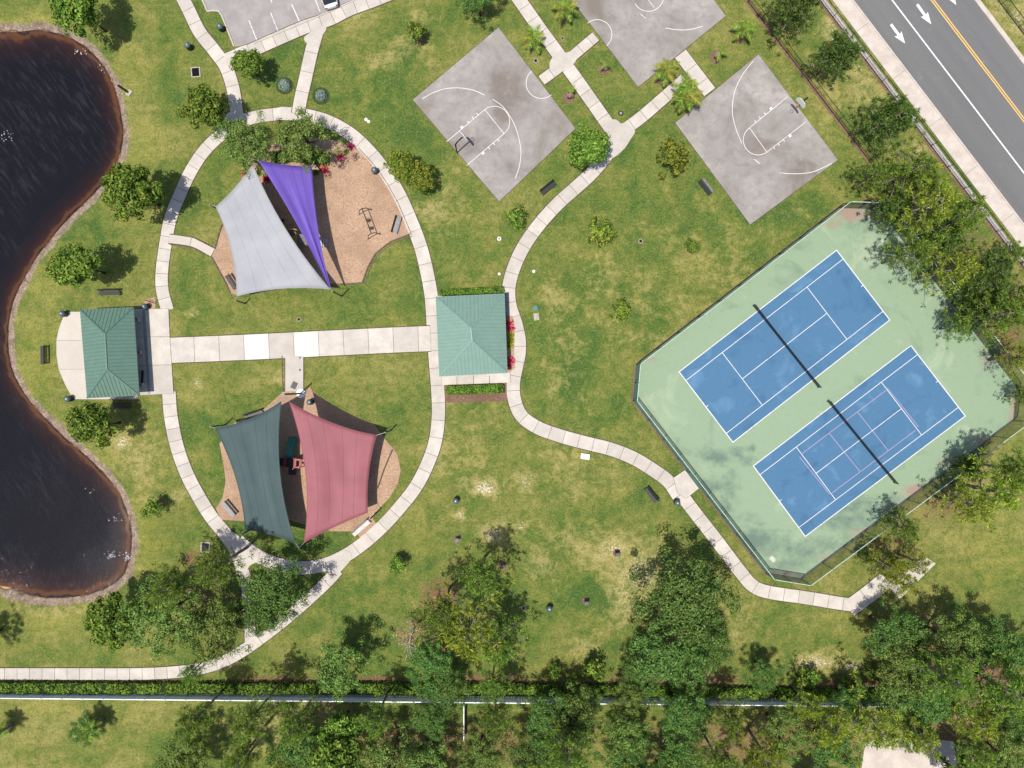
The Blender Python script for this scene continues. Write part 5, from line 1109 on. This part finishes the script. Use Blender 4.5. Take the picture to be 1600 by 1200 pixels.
# hoops
def hoop(base, fx, fy, label):
    r = empty('basketball_hoop', (*G(*base), .04)); d = Vector((fx, fy, 0)).normalized(); q = Vector((-d.y, d.x, 0)); z = lambda p, h: p + Vector((0, 0, h))
    MB().tube([(0, 0, -.1), (0, 0, 2.9), z(d * .35, 3.25), z(d * 1.15, 3.3)], .085, 10).build('gooseneck_pole', M['black'], r, True); bp = d * 1.2
    bb = MB()
    vs = [z(bp + q * w, h) for w, h in ((-.7, 2.95), (.7, 2.95), (.7, 3.45), (.45, 3.85), (0, 3.95), (-.45, 3.85), (-.7, 3.45))]; k = len(vs); vs += [v + d * .05 for v in vs]
    bb.add(vs, [tuple(range(k)), tuple(reversed(range(k, 2 * k)))] + [(i, (i + 1) % k, k + (i + 1) % k, k + i) for i in range(k)]); bb.build('backboard', M['white'], r)
    c = z(bp + d * .45, 3.05); MB().tube([c + Vector((math.cos(a * .4189) * .23, math.sin(a * .4189) * .23, 0)) for a in range(16)], .02, 6, False).build('rim', M['orange'], r)
    vs = []; fs = []
    for j, (rr, dz) in enumerate(((.22, 0), (.17, -.2), (.13, -.42))):
        for a in range(12): vs.append(c + Vector((math.cos(a * .5236) * rr, math.sin(a * .5236) * rr, dz)))
    for j in range(2):
        for a in range(12): fs.append((j * 12 + a, j * 12 + (a + 1) % 12, (j + 1) * 12 + (a + 1) % 12, (j + 1) * 12 + a))
    MB().add(vs, fs).build('hoop_net', M['net_white'], r); tag(r, label, 'basketball hoop', 'basketball hoops')
M['net_white'] = m_screen('white_hoop_net', (.6, .6, .58), .35)
hoop((714.5, 239), .76, .65, 'black gooseneck basketball hoop on the half court facing the straight path'); hoop((1246, 168), -.78, -.62, 'basketball hoop with curved white backboard on the blotchy half court')

# swing frame and play structures
def swing():
    r = empty('toddler_swing', (*G(572, 352), .03)); o = Vector((*G(572, 352), 0)); a = Vector((*G(571, 332), 0)) - o; b_ = Vector((*G(585, 370), 0)) - o; d = (b_ - a).normalized(); q = Vector((-d.y, d.x, 0)); top = 1.9
    for p in (a, b_): MB().tube([p + q * .8, p + q * .45 + Vector((0, 0, top * .8)), p + Vector((0, 0, top)), p - q * .45 + Vector((0, 0, top * .8)), p - q * .8], .05, 8).build('end_frame', M['black'], r, True)
    MB().tube([a + Vector((0, 0, top)), b_ + Vector((0, 0, top))], .055, 8).build('top_beam', M['black'], r)
    for t in (.36, .68):
        p = a.lerp(b_, t); s_ = MB().box(p + Vector((0, 0, .5)), (.32, .32, .25), math.atan2(d.y, d.x)).build('swing_seat', M['black'], r)
        for w in (-.16, .16): MB().tube([p + d * w + Vector((0, 0, .6)), p + d * w + Vector((0, 0, top))], .015, 4).build('chain', M['grey'], r)
    tag(r, 'black framed toddler swing standing on open wood chips', 'swing')
swing()
def play1():
    r = empty('play_structure', (*G(478, 378), .03), R(-3)); B = lambda p, d, n, mt: MB().box(p, d).build(n, M[mt], r)
    B((0, 0, 1.2), (1.3, 1.3, .08), 'deck', 'deck'); B((-1.7, .6, 1.2), (1.9, .9, .08), 'deck', 'deck'); B((-1.4, -.9, .9), (1.1, 1.0, .08), 'deck', 'deck')
    for p in ((-.65, -.65), (.65, -.65), (.65, .65), (-.65, .65), (-2.6, .1), (-2.6, 1.05), (-1.9, -1.4), (-.9, -1.4)): MB().tube([(p[0], p[1], -.1), (p[0], p[1], 2.3)], .055, 8).build('post', M['yellow'], r)
    for p, q in (((-2.6, 1.05), (-.65, 1.05)), ((-2.6, .15), (-.65, .15)), ((-.65, -.65), (-.65, .65)), ((-1.9, -1.4), (-.9, -1.4)), ((-1.9, -1.4), (-1.9, -.4))):
        m = MB()
        for z in (1.5, 1.75, 2.05): m.bar((*p, z), (*q, z), .05)
        m.build('railing', M['yellow'], r)
    for k in range(7): MB().box((.85 + k * .28, -.05, 1.08 - k * .15), (.24, 1.0, .05)).build('step', M['silver'], r)
    for s_ in (-.55, .5): MB().bar((.65, s_, 1.25), (2.7, s_, .1), .06, .14).build('stringer', M['grey'], r)
    tag(r, 'grey and yellow climbing structure between the pale and purple sails', 'play structure')
def play2():
    r = empty('play_structure', (*G(460, 722), .03), R(-4)); B = lambda p, d, n, mt: MB().box(p, d).build(n, M[mt], r)
    B((0, .1, 1.25), (1.2, 1.2, .08), 'deck', 'dark'); B((.05, -1.0, .7), (.9, .9, .08), 'deck', 'dark'); B((-1.15, 0, .9), (1.0, 1.0, .08), 'deck', 'dark')
    for p in ((-.6, -.5), (.6, -.5), (.6, .7), (-.6, .7), (1.25, .55), (1.25, -.35)): MB().tube([(p[0], p[1], -.1), (p[0], p[1], 2.4)], .055, 8).build('post', M['red'], r)
    for p, q in (((.6, -.5), (.6, .7)), ((.6, .55), (1.6, .55)), ((.6, -.35), (1.6, -.35)), ((1.25, -.35), (1.25, .55)), ((-.6, -.5), (-.6, .7))):
        m = MB()
        for z in (1.35, 1.7, 2.1): m.bar((*p, z), (*q, z), .06)
        m.build('railing', M['red'], r)
    B((1.65, .1, .9), (.45, .7, .06), 'step', 'stone'); vs = []; fs = []; prof = [(-.5, .30), (-.46, .05), (0, -.03), (.46, .05), (.5, .30)]
    for j in range(9):
        t = j / 8; y = .7 + 2.3 * t; z = 1.28 * (1 - t) ** 1.3 + .22
        for x, h in prof: vs.append((x * .95 - .25, y, z + h))
    for j in range(8):
        for i in range(4): fs.append((j * 5 + i, j * 5 + i + 1, (j + 1) * 5 + i + 1, (j + 1) * 5 + i))
    s_ = MB().add(vs, fs).build('slide', M['teal'], r, True); s_.modifiers.new('t', 'SOLIDIFY').thickness = .04
    tag(r, 'red railed play structure with a teal slide between slate and red sails', 'play structure')
play1(); play2()
r = empty('spring_rocker', (*G(441, 348), .03), .6); MB().tube([(0, 0, -.05), (0, 0, .4)], .09).build('spring', M['grey'], r); MB().box((0, 0, .5), (.9, .25, .2)).build('seat', M['black'], r); MB().bar((.25, -.3, .8), (.25, .3, .8), .05).bar((.25, 0, .5), (.25, 0, .8), .05).build('handle', M['black'], r); tag(r, 'black spring rocker at the edge of the pale sail', 'spring rocker')
r = empty('shadow_line_bar', (*G(601, 732), .03)); o = Vector((*G(601, 732), 0))  # bent bar built along thin shadow lines on the wood chips
for a, b_ in (((590, 763), (600, 734)), ((600, 734), (613, 703))): MB().bar(Vector((*G(*a), .28)) - o, Vector((*G(*b_), .3)) - o, .09).build('beam', M['timber'], r)  # bar pieces laid along the shadow lines, no real beam
for p in ((590, 763), (600, 734), (613, 703)): MB().tube([Vector((*G(*p), -.1)) - o, Vector((*G(*p), .27)) - o], .05, 6).build('leg', M['timber'], r)
tag(r, 'thin bent bar tracing shadow lines on wood chips beside the red sail', 'shadow line bar')

# ------------------------------------------------------------------ fences
def picket_fence(c, s0, s1, n, h, label, mat='black', chain=False):
    o = Vector((*RP(c, (s0 + s1) / 2), 0)); r = empty('metal_fence', o); P = lambda s, z: Vector((*RP(c, s), z)) - o
    pm = MB().box((0, 0, h / 2 - .03), (.075, .075, h + .12), math.atan2(D.y, D.x)).mesh('post'); pm.materials.append(M[mat]); st = (s1 - s0) / n
    for k in range(n + 1): link('post', pm, parent=r, loc=P(s0 + k * st, 0))
    for k in range(n):
        a, b_ = s0 + k * st, s0 + (k + 1) * st
        for z in (.15, h - .08): MB().bar(P(a, z), P(b_, z), .05).build('rail', M[mat], r)
        m = MB(); q = int(st / .14)
        for j in range(1, q): m.bar(P(a + st * j / q, .08), P(a + st * j / q, h), .018)
        m.build('pickets', M[mat], r)['kind'] = 'stuff'
    tag(r, label, 'fence')
picket_fence(-16, -8, 60, 21, 1.45, 'black metal roadside railing beside the tan sidewalk')
picket_fence(-106.8, -6, 24, 5, 1.5, 'inner black picket fence running past the blotchy court')
picket_fence(205, -8, 30, 11, 1.5, 'black metal railing on the far side of the road')
o = Vector((*RP(222, 4), .35)); tuft((o.x * S + 800), 600 - o.y * S, .6, 'orange brown dead bush behind the far roadside railing', 'leaf_dead', 120, .6)
def vinyl():
    H_ = 1.8; n = 47; r = empty('vinyl_fence', (0, *[G(800, 1083)[1]], 0)); oy = r.location.y
    f = lambda x: Vector(((x - 800) / S, (600 - (600 + (1091 + .0095 * x - 600) * .979)) / S - oy, 0))
    pm = MB().box((0, 0, H_ / 2), (.14, .14, H_ + .1)).mesh('post'); pm.materials.append(M['vinyl']); cm = MB().lathe([(.10, 0), (.10, .03), (.01, .10)], 4).mesh('post_cap'); cm.materials.append(M['vinyl'])
    x0 = -15
    for k in range(n + 1):
        p = f(x0 + k * 31.6); po = link('post', pm, parent=r, loc=p); link('post_cap', cm, parent=po, loc=(0, 0, H_ + .05), rot=(0, 0, R(45)))
    for k in range(n):
        a, b_ = f(x0 + k * 31.6), f(x0 + (k + 1) * 31.6); mid = (a + b_) / 2; an = math.atan2(b_.y - a.y, b_.x - a.x); L = (b_ - a).length - .14
        m = MB(); q = 8
        for j in range(q): m.box(a.lerp(b_, (j + .5) / q) + Vector((0, .012 * (j % 2), H_ / 2)), (L / q - .012, .04, H_ - .2), an)
        m.build('panel', M['vinyl'], r)
        for z in (.12, H_ - .06): MB().box(mid + Vector((0, 0, z)), (L, .09, .13), an).build('rail', M['vinyl'], r)
    tag(r, 'long white vinyl privacy fence between hedge and woods', 'fence')
    r2 = empty('vinyl_fence', (*G(726, 1088), 0))
    for k in range(3):
        MB().box((0, -.6 - k * 1.6, .75), (.04, 1.5, 1.4)).build('panel', M['vinyl'], r2); MB().box((0, -1.4 - k * 1.6, .8), (.12, .12, 1.7)).build('post', M['vinyl'], r2); MB().box((0, -.62 - k * 1.6, 1.5), (.08, 1.42, .1)).build('rail', M['vinyl'], r2)
    tag(r2, 'short white vinyl fence spur running back into the woods', 'fence')
vinyl()

# ------------------------------------------------------------------ car
def car():
    b0 = Vector((*G(521, 17), 0)); d = Vector((-.32, .95, 0)).normalized(); r = empty('parked_car', b0 + Vector((0, 0, .022)), math.atan2(d.y, d.x))
    # sections along x: rear (0) to front (4.5); half width, z bottom, z top of body
    sec = [(0.0, .70, .42, .78), (.08, .82, .34, .92), (.5, .90, .26, .98), (1.4, .92, .24, .98), (2.6, .92, .24, .96), (3.4, .91, .25, .93), (4.1, .86, .28, .84), (4.42, .74, .34, .72), (4.5, .60, .40, .64)]
    vs = []; fs = []; K = 8
    for x, w, zb, zt in sec:
        for y, z in ((-w * .86, zb), (-w, zb + (zt - zb) * .35), (-w * .98, zb + (zt - zb) * .75), (-w * .86, zt), (w * .86, zt), (w * .98, zb + (zt - zb) * .75), (w, zb + (zt - zb) * .35), (w * .86, zb)): vs.append((x, y, z))
    for i in range(len(sec) - 1):
        for k in range(K): k2 = (k + 1) % K; fs.append((i * K + k, (i + 1) * K + k, (i + 1) * K + k2, i * K + k2))
    fs += [tuple(range(K)), tuple(reversed(range((len(sec) - 1) * K, len(sec) * K)))]
    body = MB().add(vs, fs).build('body', M['car_white'], r, True); body.modifiers.new('s', 'SUBSURF').render_levels = 2
    cab = [(.35, .80, .95), (.95, .70, 1.42), (2.1, .70, 1.46), (3.05, .78, .95)]; vs = []; fs = []
    for x, w, z in cab: vs += [(x, -w, z), (x, w, z)]
    vs += [(cab[0][0], -.84, .93), (cab[0][0], .84, .93), (cab[3][0], -.84, .93), (cab[3][0], .84, .93)]
    roof = MB().add([(.93, -.68, 1.43), (.93, .68, 1.43), (2.12, .68, 1.47), (2.12, -.68, 1.47), (.93, -.68, 1.38), (.93, .68, 1.38), (2.12, .68, 1.42), (2.12, -.68, 1.42)], [(0, 3, 2, 1), (4, 5, 6, 7), (0, 1, 5, 4), (1, 2, 6, 5), (2, 3, 7, 6), (3, 0, 4, 7)]).build('roof', M['car_white'], r)
    MB().add([(.38, -.76, .96), (.38, .76, .96), (.93, .67, 1.41), (.93, -.67, 1.41)], [(0, 3, 2, 1)]).build('rear_window', M['glass'], r); MB().add([(3.0, -.76, .95), (3.0, .76, .95), (2.12, .67, 1.45), (2.12, -.67, 1.45)], [(0, 1, 2, 3)]).build('windscreen', M['glass'], r)
    for s_ in (-1, 1):
        MB().add([(.42, s_ * .80, .96), (2.95, s_ * .80, .95), (2.1, s_ * .685, 1.43), (.95, s_ * .685, 1.40)], [(0, 1, 2, 3)]).build('side_window', M['glass'], r)
        MB().box((.06, s_ * .66, .78), (.1, .28, .14)).build('tail_lamp', M['tail'], r); MB().box((4.36, s_ * .6, .66), (.14, .3, .12)).build('headlight', M['silver'], r); MB().box((2.7, s_ * .98, 1.0), (.18, .14, .12)).build('mirror', M['car_white'], r)
        for x in (.85, 3.6):
            w = MB().tube([(x, s_ * .93, .32), (x, s_ * .72, .32)], .32, 16).build('wheel', M['rubber'], r); MB().tube([(x, s_ * .94, .32), (x, s_ * .90, .32)], .2, 12).build('rim', M['silver'], w)
    tag(r, 'white car parked against the sidewalk kerb', 'car')
M['car_white'] = simple('white_car_paint', (.80, .80, .80), .25, .5, 0, .01)
car()

# ------------------------------------------------------------------ small growth and debris
for (x, y, r_, l) in [(868, 1050, 12, 'small dark sapling in front of the long hedge nearer the lawn pines'), (925, 1046, 20, 'leafy sapling in front of the long hedge beside the low oak'), (896, 1056, 9, 'tiny sapling between two others in front of the long hedge'), (1266, 1056, 15, 'sapling on the dry grass in front of the long hedge'), (1322, 1062, 10, 'tiny sapling on the red mulch before the grove'), (1362, 1052, 14, 'dark sapling at the mulch corner before the grove')]:
    tree('bush', x, y, r_, l, 'saplings along the long hedge')
def dead_tree(x, y, h, label):
    p = E(x, y, h * .7); r = empty('dead_tree', (p.x, p.y, 0)); link('trunk', trunk_mesh('trunk', 77, h, .12, 14, 2.6, M['bark_dead'], .35), parent=r)
    link('crown', crown_mesh('crown', 78, 1.9, h * .62, 1.3, 26, 16, .22, M['leaf_dead'], .5, 4, .5), parent=r); tag(r, label, 'tree')
M['bark_dead'] = simple('grey_dead_bark', (0.42, 0.37, 0.33), .9, .1, 0, .2, 6)
dead_tree(640, 1000, 7.0, 'half dead tree with bare grey branches and rusty leaves beside the lawn pines')
def debris(x, y, n, label):
    rng = np.random.default_rng(int(x + y)); c = np.stack([rng.normal(size=n) * .45, rng.normal(size=n) * .3, rng.random(n) * .03], 1)
    me = leaves('floating_debris', c, np.tile([0, 0, 1.0], (n, 1)) + rng.normal(size=(n, 3)) * .2, .16 * (.5 + rng.random(n)), M['foam'], rng, .5, .05); o = link('floating_debris', me, loc=(*G(x, y), -.33)); tag(o, label, 'debris')
M['foam'] = simple('pale_debris', (.5, .5, .52), .8, .1)
for (x, y, n, l) in [(170, 868, 26, 'pale debris floating off the lower pond bank near the large white scrap'), (196, 872, 40, 'large white scrap washed up at the lower pond bank'), (177, 812, 12, 'thin pale debris on the water above the lower bank'), (122, 80, 16, 'pale reed litter in the upper pond by the rounded bank'), (9, 213, 16, 'pale floating patch far out on the upper pond'), (158, 104, 14, 'scattered pale scraps near the outfall pipe'), (140, 770, 6, 'single curved scrap out on the lower pond')]:
    debris(x, y, n, l)

for (k, x, y, r_, l) in [('oak', 690, 1078, 40, 'dark oak overhanging hedge and white fence below the half dead tree'), ('open', 770, 1072, 34, 'open pine overhanging the white fence by the spur'), ('oak', 905, 1098, 34, 'dark oak leaning over the white fence between lawn clumps'), ('oak2', 985, 1092, 36, 'pale oak leaning over the white fence below the large oaks'), ('oak2', 1075, 1090, 34, 'pale oak across the white fence beside the second large oak'), ('pine_yel', 1265, 1100, 30, 'yellow green pine leaning over the white fence by the dry grass'), ('oak', 1330, 1098, 32, 'dark oak leaning over the white fence near the mulch corner'), ('oak', 402, 955, 40, 'oak hiding the shaded link path'), ('open', 300, 1048, 26, 'thin pine reaching across the hedge path'), ('pine_yel', 1408, 912, 28, 'yellow green pine covering the join of path and pad'), ('oak', 1460, 1095, 44, 'dark oak over the end of the white fence')]:
    tree(k, x, y, r_, l, 'trees overhanging paths and fence')
